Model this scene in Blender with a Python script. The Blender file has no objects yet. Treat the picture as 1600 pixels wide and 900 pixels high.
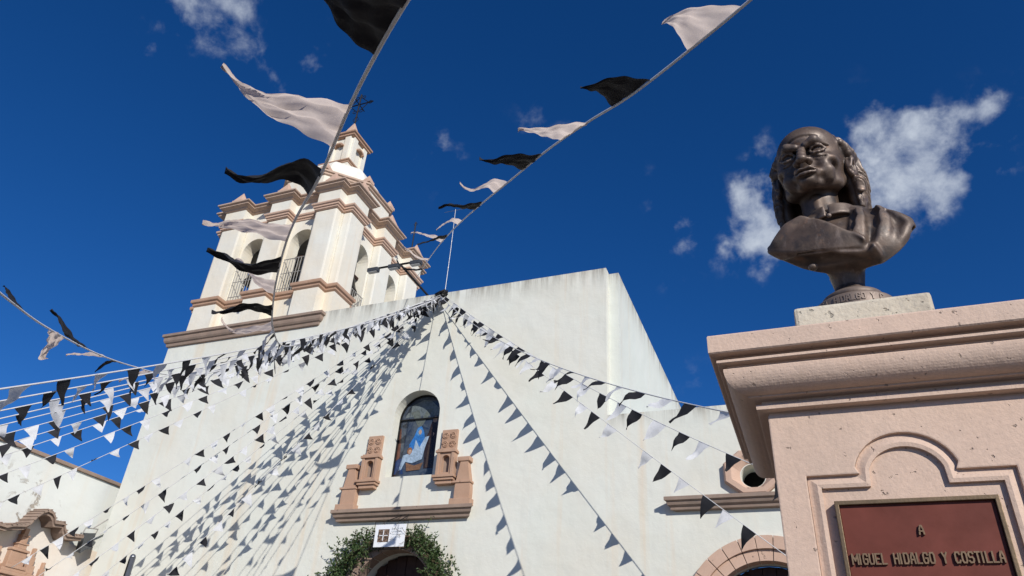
import bpy, bmesh, math, random
import numpy as np
from mathutils import Vector, Matrix
from mathutils.geometry import tessellate_polygon

random.seed(7)
rng = np.random.default_rng(7)
scene = bpy.context.scene
COL = scene.collection

# ------------------------------------------------------------------ camera
F_PX, YAW, PITCH, ROLL = 1151.67, -0.406197, 0.559414, 0.0726476
CAM = Vector((0.0, 0.0, 1.6))
_cy, _sy, _cp, _sp = math.cos(YAW), math.sin(YAW), math.cos(PITCH), math.sin(PITCH)
_fw = Vector((_sy * _cp, _cy * _cp, _sp))
_rt = Vector((_cy, -_sy, 0.0))
_up = _rt.cross(_fw)
_r2 = math.cos(ROLL) * _rt + math.sin(ROLL) * _up
_u2 = -math.sin(ROLL) * _rt + math.cos(ROLL) * _up
cam_data = bpy.data.cameras.new("camera")
cam_data.sensor_width = 36.0
cam_data.lens = F_PX / 1600.0 * 36.0
cam_data.clip_start = 0.05
cam_data.clip_end = 5000.0
cam = bpy.data.objects.new("camera", cam_data)
COL.objects.link(cam)
cam.matrix_world = Matrix(((_r2.x, _u2.x, -_fw.x, CAM.x), (_r2.y, _u2.y, -_fw.y, CAM.y),
                           (_r2.z, _u2.z, -_fw.z, CAM.z), (0, 0, 0, 1)))
scene.camera = cam


def direction(px, py):
    """direction in the place of a point measured on the 1600 x 900 photograph"""
    return _r2 * ((px - 800) / F_PX) - _u2 * ((py - 450) / F_PX) + _fw


def at_depth(px, py, depth):
    return CAM + direction(px, py) * depth


def at_y(px, py, y):
    r = direction(px, py)
    return CAM + r * (y / r.y)


# ------------------------------------------------------------------ sun, sky, exposure
SUN_TO = Vector((1.03, -1.0, 0.74)).normalized()
SUN_EL = math.asin(SUN_TO.z)
SUN_AZ = math.atan2(SUN_TO.x, SUN_TO.y)
sun_data = bpy.data.lights.new("sun", "SUN")
sun_data.energy = 4.7
sun_data.angle = math.radians(0.40)
sun_data.color = (1.0, 0.958, 0.885)
sun = bpy.data.objects.new("sun", sun_data)
COL.objects.link(sun)
sun.rotation_euler = (-SUN_TO).to_track_quat('-Z', 'Y').to_euler()
sun.location = SUN_TO * 60

world = bpy.data.worlds.new("World")
scene.world = world
world.use_nodes = True
wn = world.node_tree
wn.nodes.clear()


def wnode(t, **kw):
    n = wn.nodes.new(t)
    for k, v in kw.items():
        setattr(n, k, v)
    return n


sky = wnode('ShaderNodeTexSky', sky_type='NISHITA', sun_disc=False)
sky.sun_elevation = SUN_EL
sky.sun_rotation = SUN_AZ
sky.altitude = 2000
sky.air_density = 1.0
sky.dust_density = 0.45
sky.ozone_density = 4.0
tc = wnode('ShaderNodeTexCoord')
# drifting fair weather clouds: noise over the whole dome, thicker where cloud banks stand
CLOUDS = [(1395, 205, .036, 1.0), (1405, 255, .040, 1.0), (1385, 310, .036, .9), (1450, 190, .022, .7), (1500, 178, .02, .55), (1550, 160, .024, .7),
          (1175, 310, .030, .9), (1165, 372, .032, .85), (1212, 350, .026, .7), (1510, 262, .028, .75), (1465, 300, .024, .4),
          (1066, 346, .018, .65), (1050, 440, .026, .35), (686, 240, .030, .42), (335, 24, .042, .75), (402, 112, .026, .6),
          (486, 66, .028, .55), (262, 76, .016, .55), (855, 182, .03, .35), (1075, 590, .03, .25), (1195, 240, .022, .4),
          (1395, 90, .014, .3), (1010, 300, .02, .2)]


def math_node(op, a, b=None, clamp=False):
    n = wnode('ShaderNodeMath', operation=op)
    n.use_clamp = clamp
    for i, v in enumerate((a, b)):
        if v is None:
            continue
        if isinstance(v, (int, float)):
            n.inputs[i].default_value = v
        else:
            wn.links.new(v, n.inputs[i])
    return n.outputs[0]


wnz = wnode('ShaderNodeTexNoise')
wnz.inputs['Scale'].default_value = 14.0
wnz.inputs['Detail'].default_value = 5.0
wn.links.new(tc.outputs['Generated'], wnz.inputs['Vector'])
wsub = wnode('ShaderNodeVectorMath', operation='SUBTRACT')
wn.links.new(wnz.outputs['Color'], wsub.inputs[0])
wsub.inputs[1].default_value = (.5, .5, .5)
wscl = wnode('ShaderNodeVectorMath', operation='SCALE')
wn.links.new(wsub.outputs[0], wscl.inputs[0])
wscl.inputs['Scale'].default_value = 0.13
wadd = wnode('ShaderNodeVectorMath', operation='ADD')
wn.links.new(tc.outputs['Generated'], wadd.inputs[0])
wn.links.new(wscl.outputs[0], wadd.inputs[1])
warped = wadd.outputs[0]
mask = None
for px, py, rad, amt in CLOUDS:
    d = direction(px, py).normalized()
    vm = wnode('ShaderNodeVectorMath', operation='DISTANCE')
    wn.links.new(warped, vm.inputs[0])
    vm.inputs[1].default_value = d
    q = math_node('DIVIDE', vm.outputs['Value'], rad)
    q = math_node('MULTIPLY', q, q)
    g = math_node('MULTIPLY', math_node('EXPONENT', math_node('MULTIPLY', q, -0.8)), amt)
    mask = g if mask is None else math_node('ADD', mask, g)
far_noise = wnode('ShaderNodeTexNoise')
far_noise.inputs['Scale'].default_value = 3.0
far_noise.inputs['Detail'].default_value = 2.0
wn.links.new(tc.outputs['Generated'], far_noise.inputs['Vector'])
cl = wnode('ShaderNodeTexNoise')
cl.inputs['Scale'].default_value = 19.0
cl.inputs['Detail'].default_value = 12.0
cl.inputs['Roughness'].default_value = 0.58
cl.inputs['Distortion'].default_value = 0.12
wn.links.new(tc.outputs['Generated'], cl.inputs['Vector'])
dens = math_node('MINIMUM', mask, 1.0)
shape = math_node('ADD', math_node('MULTIPLY', dens, 0.56), math_node('MULTIPLY', math_node('SUBTRACT', cl.outputs['Fac'], 0.5), 1.75))
ramp = wnode('ShaderNodeMapRange', interpolation_type='SMOOTHSTEP')
ramp.inputs['From Min'].default_value = 0.16
ramp.inputs['From Max'].default_value = 0.92
wn.links.new(shape, ramp.inputs['Value'])
cover = math_node('MULTIPLY', ramp.outputs['Result'], math_node('MINIMUM', math_node('MULTIPLY', dens, 2.2), 1.0))
cover = math_node('MULTIPLY', cover, 0.90)
bg_sky = wnode('ShaderNodeBackground')
bg_sky.inputs['Strength'].default_value = 0.102
deep = wnode('ShaderNodeHueSaturation')          # the clear deep blue of the high plateau
deep.inputs['Saturation'].default_value = 1.26
wn.links.new(sky.outputs['Color'], deep.inputs['Color'])
tint = wnode('ShaderNodeMix', data_type='RGBA', blend_type='MULTIPLY')
tint.inputs[0].default_value = 1.0
tint.inputs[7].default_value = (.70, .78, 1.0, 1)
wn.links.new(deep.outputs['Color'], tint.inputs[6])
wn.links.new(tint.outputs[2], bg_sky.inputs['Color'])
bg_cloud = wnode('ShaderNodeBackground')
bg_cloud.inputs['Color'].default_value = (0.80, 0.88, 1.0, 1)
bg_cloud.inputs['Strength'].default_value = 0.74
mixw = wnode('ShaderNodeMixShader')
wn.links.new(cover, mixw.inputs['Fac'])
wn.links.new(bg_sky.outputs[0], mixw.inputs[1])
wn.links.new(bg_cloud.outputs[0], mixw.inputs[2])
outw = wnode('ShaderNodeOutputWorld')
wn.links.new(mixw.outputs[0], outw.inputs['Surface'])

scene.view_settings.view_transform = 'Standard'
scene.view_settings.look = 'None'
scene.view_settings.gamma = 1.0
scene.view_settings.exposure = 0.0
scene.render.engine = 'CYCLES'
scene.cycles.max_bounces = 6


# ------------------------------------------------------------------ materials
class NT:
    def __init__(self, name):
        self.m = bpy.data.materials.new(name)
        self.m.use_nodes = True
        self.t = self.m.node_tree
        self.b = self.t.nodes['Principled BSDF']
        self.out = self.t.nodes['Material Output']
        self.co = self.t.nodes.new('ShaderNodeTexCoord').outputs['Object']

    def link(self, a, b):
        self.t.links.new(a, b)

    def noise(self, scale, detail=4, rough=.55, stretch=None, dist=0.0, off=None):
        v = self.co
        if stretch or off:
            mp = self.t.nodes.new('ShaderNodeMapping')
            mp.inputs['Scale'].default_value = stretch or (1, 1, 1)
            if off:
                mp.inputs['Location'].default_value = off
            self.link(v, mp.inputs['Vector'])
            v = mp.outputs['Vector']
        n = self.t.nodes.new('ShaderNodeTexNoise')
        n.inputs['Scale'].default_value = scale
        n.inputs['Detail'].default_value = detail
        n.inputs['Roughness'].default_value = rough
        n.inputs['Distortion'].default_value = dist
        self.link(v, n.inputs['Vector'])
        return n.outputs['Fac']

    def map(self, val, a, b, c=0.0, d=1.0):
        n = self.t.nodes.new('ShaderNodeMapRange')
        n.inputs['From Min'].default_value = a
        n.inputs['From Max'].default_value = b
        n.inputs['To Min'].default_value = c
        n.inputs['To Max'].default_value = d
        self.link(val, n.inputs['Value'])
        return n.outputs['Result']

    def math(self, op, a, b):
        n = self.t.nodes.new('ShaderNodeMath')
        n.operation = op
        for i, v in enumerate((a, b)):
            if isinstance(v, (int, float)):
                n.inputs[i].default_value = v
            else:
                self.link(v, n.inputs[i])
        return n.outputs[0]

    def mix(self, fac, a, b):
        n = self.t.nodes.new('ShaderNodeMix')
        n.data_type = 'RGBA'
        for sock, v in ((n.inputs[0], fac), (n.inputs[6], a), (n.inputs[7], b)):
            if isinstance(v, (int, float)):
                sock.default_value = v
            elif isinstance(v, tuple):
                sock.default_value = v + (1,) if len(v) == 3 else v
            else:
                self.link(v, sock)
        return n.outputs[2]

    def xyz(self):
        n = self.t.nodes.new('ShaderNodeSeparateXYZ')
        self.link(self.co, n.inputs[0])
        return n.outputs

    def bump(self, h, strength=.3, dist=.02, prev=None):
        n = self.t.nodes.new('ShaderNodeBump')
        n.inputs['Strength'].default_value = strength
        n.inputs['Distance'].default_value = dist
        self.link(h, n.inputs['Height'])
        if prev is not None:
            self.link(prev, n.inputs['Normal'])
        return n.outputs['Normal']

    def done(self, col, rough=.8, normal=None, metallic=0.0, spec=.3):
        if isinstance(col, tuple):
            self.b.inputs['Base Color'].default_value = col + (1,)
        else:
            self.link(col, self.b.inputs['Base Color'])
        if isinstance(rough, (int, float)):
            self.b.inputs['Roughness'].default_value = rough
        else:
            self.link(rough, self.b.inputs['Roughness'])
        self.b.inputs['Metallic'].default_value = metallic
        self.b.inputs['Specular IOR Level'].default_value = spec
        if normal is not None:
            self.link(normal, self.b.inputs['Normal'])
        return self.m


def stucco(name, base, warm, top=None, streak=.35, peel=0.0, step_x=None):
    t = NT(name)
    c = t.mix(t.map(t.noise(.55, 5, .6), .35, .68), base, warm)
    c = t.mix(t.map(t.noise(3.2, 6, .65, off=(3, 1, 7)), .45, .75, 0, .16), c, (.62, .60, .55))
    st = t.map(t.noise(1.0, 4, .6, stretch=(2.2, 2.2, .10)), .56, .74, 0, streak)
    c = t.mix(st, c, (.66, .50, .33))
    st2 = t.map(t.noise(1.0, 5, .7, stretch=(7, 7, .22), off=(9, 2, 4)), .58, .8, 0, streak * .5)
    c = t.mix(st2, c, (.50, .46, .39))
    c = t.mix(t.map(t.noise(.9, 8, .75, dist=1.2, off=(5, 5, 2)), .62, .70, 0, .30), c, (.54, .52, .46))
    c = t.mix(t.map(t.noise(.35, 3, .5, off=(8, 3, 6)), .50, .53, 0, .10), c, (.80, .80, .76))
    c = t.mix(t.map(t.noise(6.5, 10, .8, dist=2.5, off=(2, 7, 1)), .655, .67, 0, .30), c, (.36, .33, .28))
    if top:
        for z0, depth in top:
            edge = t.map(t.xyz()[2], z0 - depth, z0, 0, 1)
            drip = t.math('MULTIPLY', t.math('MULTIPLY', edge, edge),
                          t.map(t.noise(1.0, 6, .7, stretch=(5, 5, .35), off=(1, 4, 2)), .40, .62, 0, .92))
            above = t.map(t.xyz()[2], z0 + .02, z0 + .05, 1, 0)
            if step_x is not None and z0 < 10:
                above = t.math('MULTIPLY', above, t.map(t.xyz()[0], step_x - .01, step_x + .01))
            c = t.mix(t.math('MULTIPLY', drip, above), c, (.27, .25, .21))
    nrm = t.bump(t.noise(1.6, 4, .5), .25, .12)
    nrm = t.bump(t.noise(34, 5, .6), .16, .012, nrm)
    if peel:
        p = t.map(t.noise(1.7, 9, .72, dist=.6, off=(2, 8, 3)), .60 - peel, .63 - peel)
        lim = t.map(t.noise(.5, 2, .5, off=(4, 0, 2)), .46, .56)
        p = t.math('MULTIPLY', p, lim)
        c = t.mix(p, c, t.mix(t.noise(9, 4), (.30, .26, .21), (.46, .42, .36)))
        nrm = t.bump(t.math('SUBTRACT', 1.0, p), .6, .02, nrm)
    return t.done(c, .9, nrm, spec=.15)


def cantera(name, a, b, pits=True, dirt=.3, grain=60, pit_scale=22, speck=.35, relief=.28, pit_at=.70):
    t = NT(name)
    c = t.mix(t.map(t.noise(2.4, 6, .65), .3, .7), a, b)
    c = t.mix(t.map(t.noise(grain, 4, .7), .35, .75, 0, speck), c, tuple(x * .66 for x in a))
    c = t.mix(t.map(t.noise(grain * .22, 6, .75, dist=.8, off=(4, 4, 4)), .50, .72, 0, speck), c, tuple(min(1, x * 1.16) for x in b))
    c = t.mix(t.map(t.noise(1.0, 6, .7, stretch=(3, 3, .8), off=(6, 1, 3)), .52, .75, 0, dirt), c, (.20, .17, .14))
    nrm = t.bump(t.noise(grain, 5, .65), relief, .006)
    nrm = t.bump(t.noise(grain * .12, 4, .6), relief * .7, .012, nrm)
    if pits:
        p = t.map(t.noise(pit_scale, 3, .5, off=(2, 2, 9)), pit_at, pit_at + .04)
        c = t.mix(t.math('MULTIPLY', p, .7), c, tuple(x * .38 for x in a))
        nrm = t.bump(t.math('SUBTRACT', 1.0, p), .7, .006, nrm)
    return t.done(c, .88, nrm, spec=.2)


def plain(name, col, rough=.6, metallic=0.0, var=.25, scale=12, bump=.1, spec=.3):
    t = NT(name)
    c = t.mix(t.map(t.noise(scale, 5, .6), .3, .7), col, tuple(x * (1 - var) for x in col))
    return t.done(c, t.map(t.noise(scale * 2, 3), .3, .7, rough * .85, min(1, rough * 1.12)), t.bump(t.noise(scale * 4, 4), bump, .004), metallic, spec)


def cloth(name, col, trans, rough=.6, sheen=.2):
    t = NT(name)
    c = t.mix(t.map(t.noise(9, 4, .6), .3, .7), col, tuple(x * .86 for x in col))
    t.done(c, rough, t.bump(t.noise(26, 4, .6), .25, .01), 0, .3)
    tr = t.t.nodes.new('ShaderNodeBsdfTranslucent')
    t.link(c, tr.inputs['Color'])
    mx = t.t.nodes.new('ShaderNodeMixShader')
    mx.inputs[0].default_value = trans
    t.link(t.b.outputs[0], mx.inputs[1])
    t.link(tr.outputs[0], mx.inputs[2])
    t.link(mx.outputs[0], t.out.inputs['Surface'])
    return t.m


def bronze_mat():
    t = NT('bronze')
    c = t.mix(t.map(t.noise(9, 6, .65), .32, .68), (.046, .032, .025), (.140, .094, .068))
    c = t.mix(t.map(t.noise(1.0, 6, .7, stretch=(16, 16, 5), off=(1, 3, 2)), .55, .72, 0, .55), c, (.32, .25, .21))
    c = t.mix(t.map(t.noise(22, 4, .6, off=(7, 3, 1)), .62, .74, 0, .5), c, (.25, .12, .055))
    c = t.mix(t.map(t.noise(14, 5, .6, off=(3, 9, 1)), .54, .68, 0, .75), c, (.026, .023, .024))
    geo = t.t.nodes.new('ShaderNodeNewGeometry')
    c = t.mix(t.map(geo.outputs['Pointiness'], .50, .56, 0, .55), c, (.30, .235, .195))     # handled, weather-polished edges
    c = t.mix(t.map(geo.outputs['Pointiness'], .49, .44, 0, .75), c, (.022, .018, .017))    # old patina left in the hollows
    nrm = t.bump(t.noise(55, 5, .6), .22, .004)
    nrm = t.bump(t.noise(18, 3, .5), .2, .008, nrm)
    return t.done(c, t.map(t.noise(13, 5), .3, .7, .42, .66), nrm, .28, .5)


MAT = {
    'wall': stucco('white_limewash', (.655, .668, .60), (.655, .635, .55), top=[(12.0, .8), (8.05, .5)], streak=.52, step_x=4.87),
    'nave': stucco('nave_limewash', (.625, .65, .595), (.615, .63, .575), top=[(12.0, .9)], streak=.28),
    'tower': stucco('tower_limewash', (.70, .685, .61), (.71, .635, .51), streak=.5),
    'chapel': stucco('chapel_limewash', (.64, .665, .635), (.63, .64, .60), streak=.2, peel=.055),
    'chapel_low': stucco('chapel_ochre_limewash', (.68, .655, .61), (.69, .57, .46), streak=.5),
    'stone': cantera('pink_quarry_stone', (.47, .305, .215), (.40, .245, .165), dirt=.35, grain=40, pit_scale=9),
    'stone_dark': cantera('weathered_quarry_stone', (.345, .255, .20), (.235, .17, .135), dirt=.55, grain=40, pit_scale=9),
    'stone_pale': cantera('peach_quarry_stone', (.60, .42, .32), (.52, .35, .26), dirt=.15, grain=40, pit_scale=9),
    'pedestal': cantera('pedestal_quarry_stone', (.655, .495, .395), (.615, .445, .345), dirt=.26, grain=110, pit_scale=52, speck=.42, relief=.30, pit_at=.69),
    'block': cantera('cream_block_stone', (.66, .60, .49), (.56, .49, .38), dirt=.6, grain=70, pit_scale=34, speck=.6, relief=.6, pit_at=.62),
    'bronze': bronze_mat(),
    'plaque': plain('red_brown_enamel', (.165, .042, .028), .62, 0, .35, 9, .08, .22),
    'brass': plain('tarnished_brass', (.215, .15, .09), .5, .55, .4, 40, .15),
    'letters': plain('dull_bronze_letters', (.25, .165, .10), .55, .3, .4, 60, .1),
    'white_cloth': cloth('white_pennant_cloth', (.86, .725, .635), .58),
    'black_cloth': cloth('black_pennant_cloth', (.016, .016, .019), .05, .75),
    'white_plastic': cloth('white_pennant_plastic', (.74, .745, .76), .30),
    'ribbon': cloth('white_ribbon', (.78, .77, .76), .15),
    'iron': plain('black_iron', (.025, .024, .024), .55, .5, .4, 20, .2),
    'rail': plain('painted_rail', (.42, .40, .37), .5, .2, .3, 20, .1),
    'lamp': plain('grey_lamp_housing', (.10, .105, .11), .45, .4, .3, 20, .1),
    'lens': plain('lamp_glass', (.55, .56, .56), .15, 0, .1, 8, 0, .6),
    'steel': plain('galvanised_steel', (.33, .34, .35), .38, .8, .25, 14, .1),
    'bell': plain('dark_bell_bronze', (.05, .045, .036), .45, .7, .4, 10, .15),
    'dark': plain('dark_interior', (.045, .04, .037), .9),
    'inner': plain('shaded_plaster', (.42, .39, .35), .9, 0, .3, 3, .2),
    'wood': plain('dark_door_wood', (.055, .024, .018), .55, 0, .5, 6, .3),
    'board': plain('sign_board', (.80, .81, .83), .5, 0, .06, 8, .02),
    'glass_bg': None,
    'leaf': None,
}


def leaf_mat(name, a, b):
    t = NT(name)
    c = t.mix(t.map(t.noise(3.5, 4, .7), .3, .7), a, b)
    t.done(c, .5, None, 0, .4)
    tr = t.t.nodes.new('ShaderNodeBsdfTranslucent')
    t.link(c, tr.inputs['Color'])
    mx = t.t.nodes.new('ShaderNodeMixShader')
    mx.inputs[0].default_value = .22
    t.link(t.b.outputs[0], mx.inputs[1])
    t.link(tr.outputs[0], mx.inputs[2])
    t.link(mx.outputs[0], t.out.inputs['Surface'])
    return t.m


MAT['stone_trim'] = cantera('tan_quarry_stone', (.52, .385, .30), (.42, .30, .225), dirt=.45, grain=40, pit_scale=9)
MAT['leaf'] = leaf_mat('garland_leaf', (.035, .075, .022), (.09, .13, .045))
MAT['stem'] = plain('dry_stem', (.13, .09, .055), .8)


# ------------------------------------------------------------------ mesh helpers
class MB:
    def __init__(self):
        self.v, self.f = [], []

    def add(self, vs, fs):
        o = len(self.v)
        self.v += [tuple(p) for p in vs]
        self.f += [tuple(o + i for i in f) for f in fs]
        return self

    def box(self, x0, x1, y0, y1, z0, z1):
        vs = [(x, y, z) for z in (z0, z1) for y in (y0, y1) for x in (x0, x1)]
        return self.add(vs, [(0, 2, 3, 1), (4, 5, 7, 6), (0, 1, 5, 4), (2, 6, 7, 3), (0, 4, 6, 2), (1, 3, 7, 5)])

    def plate(self, outer, holes, fn, t0, t1, back=True):
        """flat plate with holes; fn(u, v, t) -> xyz; outline counter-clockwise in (u, v)"""
        loops = [outer] + holes
        flat = [p for l in loops for p in l]
        tris = tessellate_polygon([[Vector((p[0], p[1], 0)) for p in l] for l in loops])
        n = len(flat)
        vs = [fn(p[0], p[1], t0) for p in flat] + [fn(p[0], p[1], t1) for p in flat]
        fs = [tuple(t) for t in tris]
        if back:
            fs += [tuple(n + i for i in reversed(t)) for t in tris]
        o = 0
        for l in loops:
            k = len(l)
            for i in range(k):
                j = (i + 1) % k
                fs.append((o + i, o + j, n + o + j, n + o + i))
            o += k
        return self.add(vs, fs)

    def prism(self, poly, fn, t0, t1):
        return self.plate(poly, [], fn, t0, t1)

    def sweep(self, plan, profile, cap=True):
        """rings of a closed plan (counter-clockwise) pushed outward by each profile (offset, z)"""
        n = len(plan)
        rings = []
        for off, z in profile:
            ring = []
            for i in range(n):
                p, c, q = Vector(plan[i - 1]), Vector(plan[i]), Vector(plan[(i + 1) % n])
                e1, e2 = (c - p).normalized(), (q - c).normalized()
                n1, n2 = Vector((e1.y, -e1.x)), Vector((e2.y, -e2.x))
                m = n1 + n2
                m = m / max(.2, m.dot(n1)) if m.length > 1e-6 else n1
                w = c + m * off
                ring.append((w.x, w.y, z))
            rings.append(ring)
        vs = [p for r in rings for p in r]
        fs = []
        for k in range(len(rings) - 1):
            for i in range(n):
                j = (i + 1) % n
                fs.append((k * n + i, k * n + j, (k + 1) * n + j, (k + 1) * n + i))
        if cap:
            for r, rev in ((0, True), (len(rings) - 1, False)):
                tris = tessellate_polygon([[Vector((p[0], p[1], 0)) for p in rings[r]]])
                fs += [tuple(r * n + i for i in (reversed(t) if rev else t)) for t in tris]
        return self.add(vs, fs)

    def tube(self, pts, r, sides=6, close=True):
        pts = [Vector(p) for p in pts]
        rs = r if isinstance(r, (list, tuple)) else [r] * len(pts)
        up = Vector((0, 0, 1))
        rings = []
        for i, p in enumerate(pts):
            t = (pts[min(i + 1, len(pts) - 1)] - pts[max(i - 1, 0)]).normalized()
            a = t.cross(up)
            if a.length < .05:
                a = t.cross(Vector((1, 0, 0)))
            a.normalize()
            b = a.cross(t)
            rings.append([p + (a * math.cos(2 * math.pi * k / sides) + b * math.sin(2 * math.pi * k / sides)) * rs[i] for k in range(sides)])
        vs = [p for g in rings for p in g]
        fs = []
        for i in range(len(rings) - 1):
            for k in range(sides):
                j = (k + 1) % sides
                fs.append((i * sides + k, i * sides + j, (i + 1) * sides + j, (i + 1) * sides + k))
        if close:
            fs.append(tuple(reversed(range(sides))))
            fs.append(tuple((len(rings) - 1) * sides + k for k in range(sides)))
        return self.add(vs, fs)

    def lathe(self, prof, center, seg=32):
        cx, cy, cz = center
        vs, fs = [], []
        for r, z in prof:
            for k in range(seg):
                a = 2 * math.pi * k / seg
                vs.append((cx + r * math.cos(a), cy + r * math.sin(a), cz + z))
        for i in range(len(prof) - 1):
            for k in range(seg):
                j = (k + 1) % seg
                fs.append((i * seg + k, i * seg + j, (i + 1) * seg + j, (i + 1) * seg + k))
        fs.append(tuple(reversed(range(seg))))
        fs.append(tuple((len(prof) - 1) * seg + k for k in range(seg)))
        return self.add(vs, fs)

    def pyramid(self, cx, cy, z0, r, h):
        vs = [(cx - r, cy - r, z0), (cx + r, cy - r, z0), (cx + r, cy + r, z0), (cx - r, cy + r, z0), (cx, cy, z0 + h)]
        return self.add(vs, [(3, 2, 1, 0), (0, 1, 4), (1, 2, 4), (2, 3, 4), (3, 0, 4)])


ORIGIN = {}


def thing(name, label, cat, loc=(0, 0, 0), group=None):
    o = bpy.data.objects.new(name, None)
    o.empty_display_size = .2
    COL.objects.link(o)
    o.location = loc
    o['label'] = label
    o['category'] = cat
    if group:
        o['group'] = group
    ORIGIN[o.name] = Vector(loc)
    return o


def build(name, mb, mat, parent=None, smooth=False, bevel=0.0, loc=None, label=None, kind=None, fix=True):
    """link the collected shapes as one mesh object; vertices are given in the coordinates of the place"""
    base = ORIGIN[parent.name] if parent is not None else Vector(loc or (0, 0, 0))
    me = bpy.data.meshes.new(name)
    me.from_pydata([(p[0] - base.x, p[1] - base.y, p[2] - base.z) for p in mb.v], [], mb.f)
    if fix or bevel:
        bm = bmesh.new()
        bm.from_mesh(me)
        if fix:
            bmesh.ops.recalc_face_normals(bm, faces=bm.faces)
        if bevel:
            es = [e for e in bm.edges if len(e.link_faces) == 2 and e.calc_face_angle(0) > .6]
            bmesh.ops.bevel(bm, geom=es, offset=bevel, segments=2, affect='EDGES', profile=.6, clamp_overlap=True)
        bm.to_mesh(me)
        bm.free()
    if smooth:
        me.polygons.foreach_set('use_smooth', [True] * len(me.polygons))
    me.materials.append(MAT[mat] if isinstance(mat, str) else mat)
    o = bpy.data.objects.new(name, me)
    COL.objects.link(o)
    if parent is not None:
        o.parent = parent
    else:
        o.location = base
    ORIGIN[o.name] = base
    if label:
        o['label'] = label
    if kind:
        o['kind'] = kind
    return o


def tag(o, label, cat, group=None):
    o['label'] = label
    o['category'] = cat
    if group:
        o['group'] = group
    return o


def front(y_sign=1):
    return lambda u, v, t: (u, t, v)          # plate standing in an X-Z plane, t is Y


def arch_loop(cx, half, z0, zs, seg=16, rise=None):
    """opening outline: sill at z0, springing at zs, round head"""
    rise = rise or half
    pts = [(cx - half, z0), (cx + half, z0)]
    for k in range(seg + 1):
        a = math.pi * k / seg
        pts.append((cx + half * math.cos(a), zs + rise * math.sin(a)))
    return pts


def circle_loop(cx, cz, r, seg=24, ph=0.0):
    return [(cx + r * math.cos(ph + 2 * math.pi * k / seg), cz + r * math.sin(ph + 2 * math.pi * k / seg)) for k in range(seg)]


# ------------------------------------------------------------------ ground
t_ = NT('plaza_paving')
_c = t_.mix(t_.map(t_.noise(.8, 6, .6), .3, .7), (.15, .13, .115), (.11, .098, .088))
MAT['ground'] = t_.done(_c, .85, t_.bump(t_.noise(20, 4), .3, .01))
g = MB()
N = 24
R_ = 900.0
gv = [(R_ * math.copysign(abs(2 * i / N - 1) ** 2.2, 2 * i / N - 1), R_ * math.copysign(abs(2 * j / N - 1) ** 2.2, 2 * j / N - 1), 0.0)
      for j in range(N + 1) for i in range(N + 1)]
g.add(gv, [(j * (N + 1) + i, j * (N + 1) + i + 1, (j + 1) * (N + 1) + i + 1, (j + 1) * (N + 1) + i) for j in range(N) for i in range(N)])
build('ground', g, 'ground', kind='structure', label='stone paved plaza ground')

# ------------------------------------------------------------------ church
FY = 15.0          # plane of the facade
church = thing('church', 'white limewashed church facade with arched painted window above the door', 'church', (-8.8, 15.3, 0))
DC = -8.77         # axis of door and window
win_open = arch_loop(DC, .635, 6.95, 8.52, 20)
door_open = arch_loop(DC, 1.01, .02, 4.24, 20)
sd_open = arch_loop(-.90, 1.16, .02, 3.72, 20)
oc_open = circle_loop(-.97, 6.50, .235, 24)
w = MB()
w.plate([(-17.92, 0), (7, 0), (7, 8.05), (-3.93, 8.05), (-3.93, 12.0), (-17.92, 12.0)],
        [win_open, door_open, sd_open, oc_open], front(), FY, FY + .28)
build('facade_wall', w, 'wall', church)
n_ = MB()
n_.plate([(-17.92, 0), (-3.68, 0), (-3.68, 11.985), (-17.92, 11.985)],
         [arch_loop(DC, .635, 6.95, 8.52, 20), arch_loop(DC, 1.01, .02, 4.24, 20)], front(), FY + .282, FY + .62, back=True)
n_.box(-4.0, -3.683, FY + .62, 26, 0, 11.983)
n_.box(-17.92, -3.68, 25.7, 26.02, 0, 11.98)
n_.box(-17.919, -17.6, FY + .62, 25.7, 0, 11.98)
n_.box(-17.6, -4.0, FY + .62, 25.7, 11.3, 11.6)
build('nave_wall', n_, 'nave', church)
n_ = MB()
n_.plate([(-3.67, 0), (7, 0), (7, 7.7), (-3.67, 7.7)], [arch_loop(-.90, 1.161, .02, 3.72, 20), circle_loop(-.97, 6.50, .236, 24)],
         front(), FY + .282, FY + .5)
n_.box(-3.67, 7, FY + .5, 24, 7.4, 7.68)
n_.box(6.7, 7.0, FY + .5, 24, 0, 7.39)
build('side_aisle', n_, 'nave', church)
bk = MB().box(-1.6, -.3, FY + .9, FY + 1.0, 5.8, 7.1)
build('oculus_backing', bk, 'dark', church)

# moulding under the tower
plan = [(-17.92, FY), (-12.42, FY), (-12.42, 20.6), (-17.92, 20.6)]
prof = [(.0, 11.54), (.06, 11.56), (.07, 11.64), (.11, 11.67), (.14, 11.72), (.15, 11.78), (.15, 11.83), (.20, 11.86), (.20, 11.94), (.0, 11.985)]
m_ = MB()
m_.sweep(plan, prof, cap=False)
build('string_course', m_, 'stone_dark', church)


def ledge(x0, x1, zt, zb, depth, parent, mat='stone_dark', name='ledge'):
    h = zt - zb
    pr = [(0, zb), (depth * .45, zb + .01), (depth * .50, zb + h * .25), (depth * .72, zb + h * .38), (depth * .80, zb + h * .55),
          (depth * .80, zb + h * .62), (depth, zb + h * .70), (depth, zt), (0, zt + .02)]
    mm = MB()
    vs, fs = [], []
    k = len(pr)
    for d_, z in pr:
        vs.append((x0 + (depth - d_) * .8, FY - d_, z))
    for d_, z in pr:
        vs.append((x1 - (depth - d_) * .8, FY - d_, z))
    for i in range(k - 1):
        fs.append((i, k + i, k + i + 1, i + 1))
    fs.append(tuple(range(k)))
    fs.append(tuple(reversed(range(k, 2 * k))))
    mm.add(vs, fs)
    return build(name, mm, mat, parent, bevel=.008)


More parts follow.
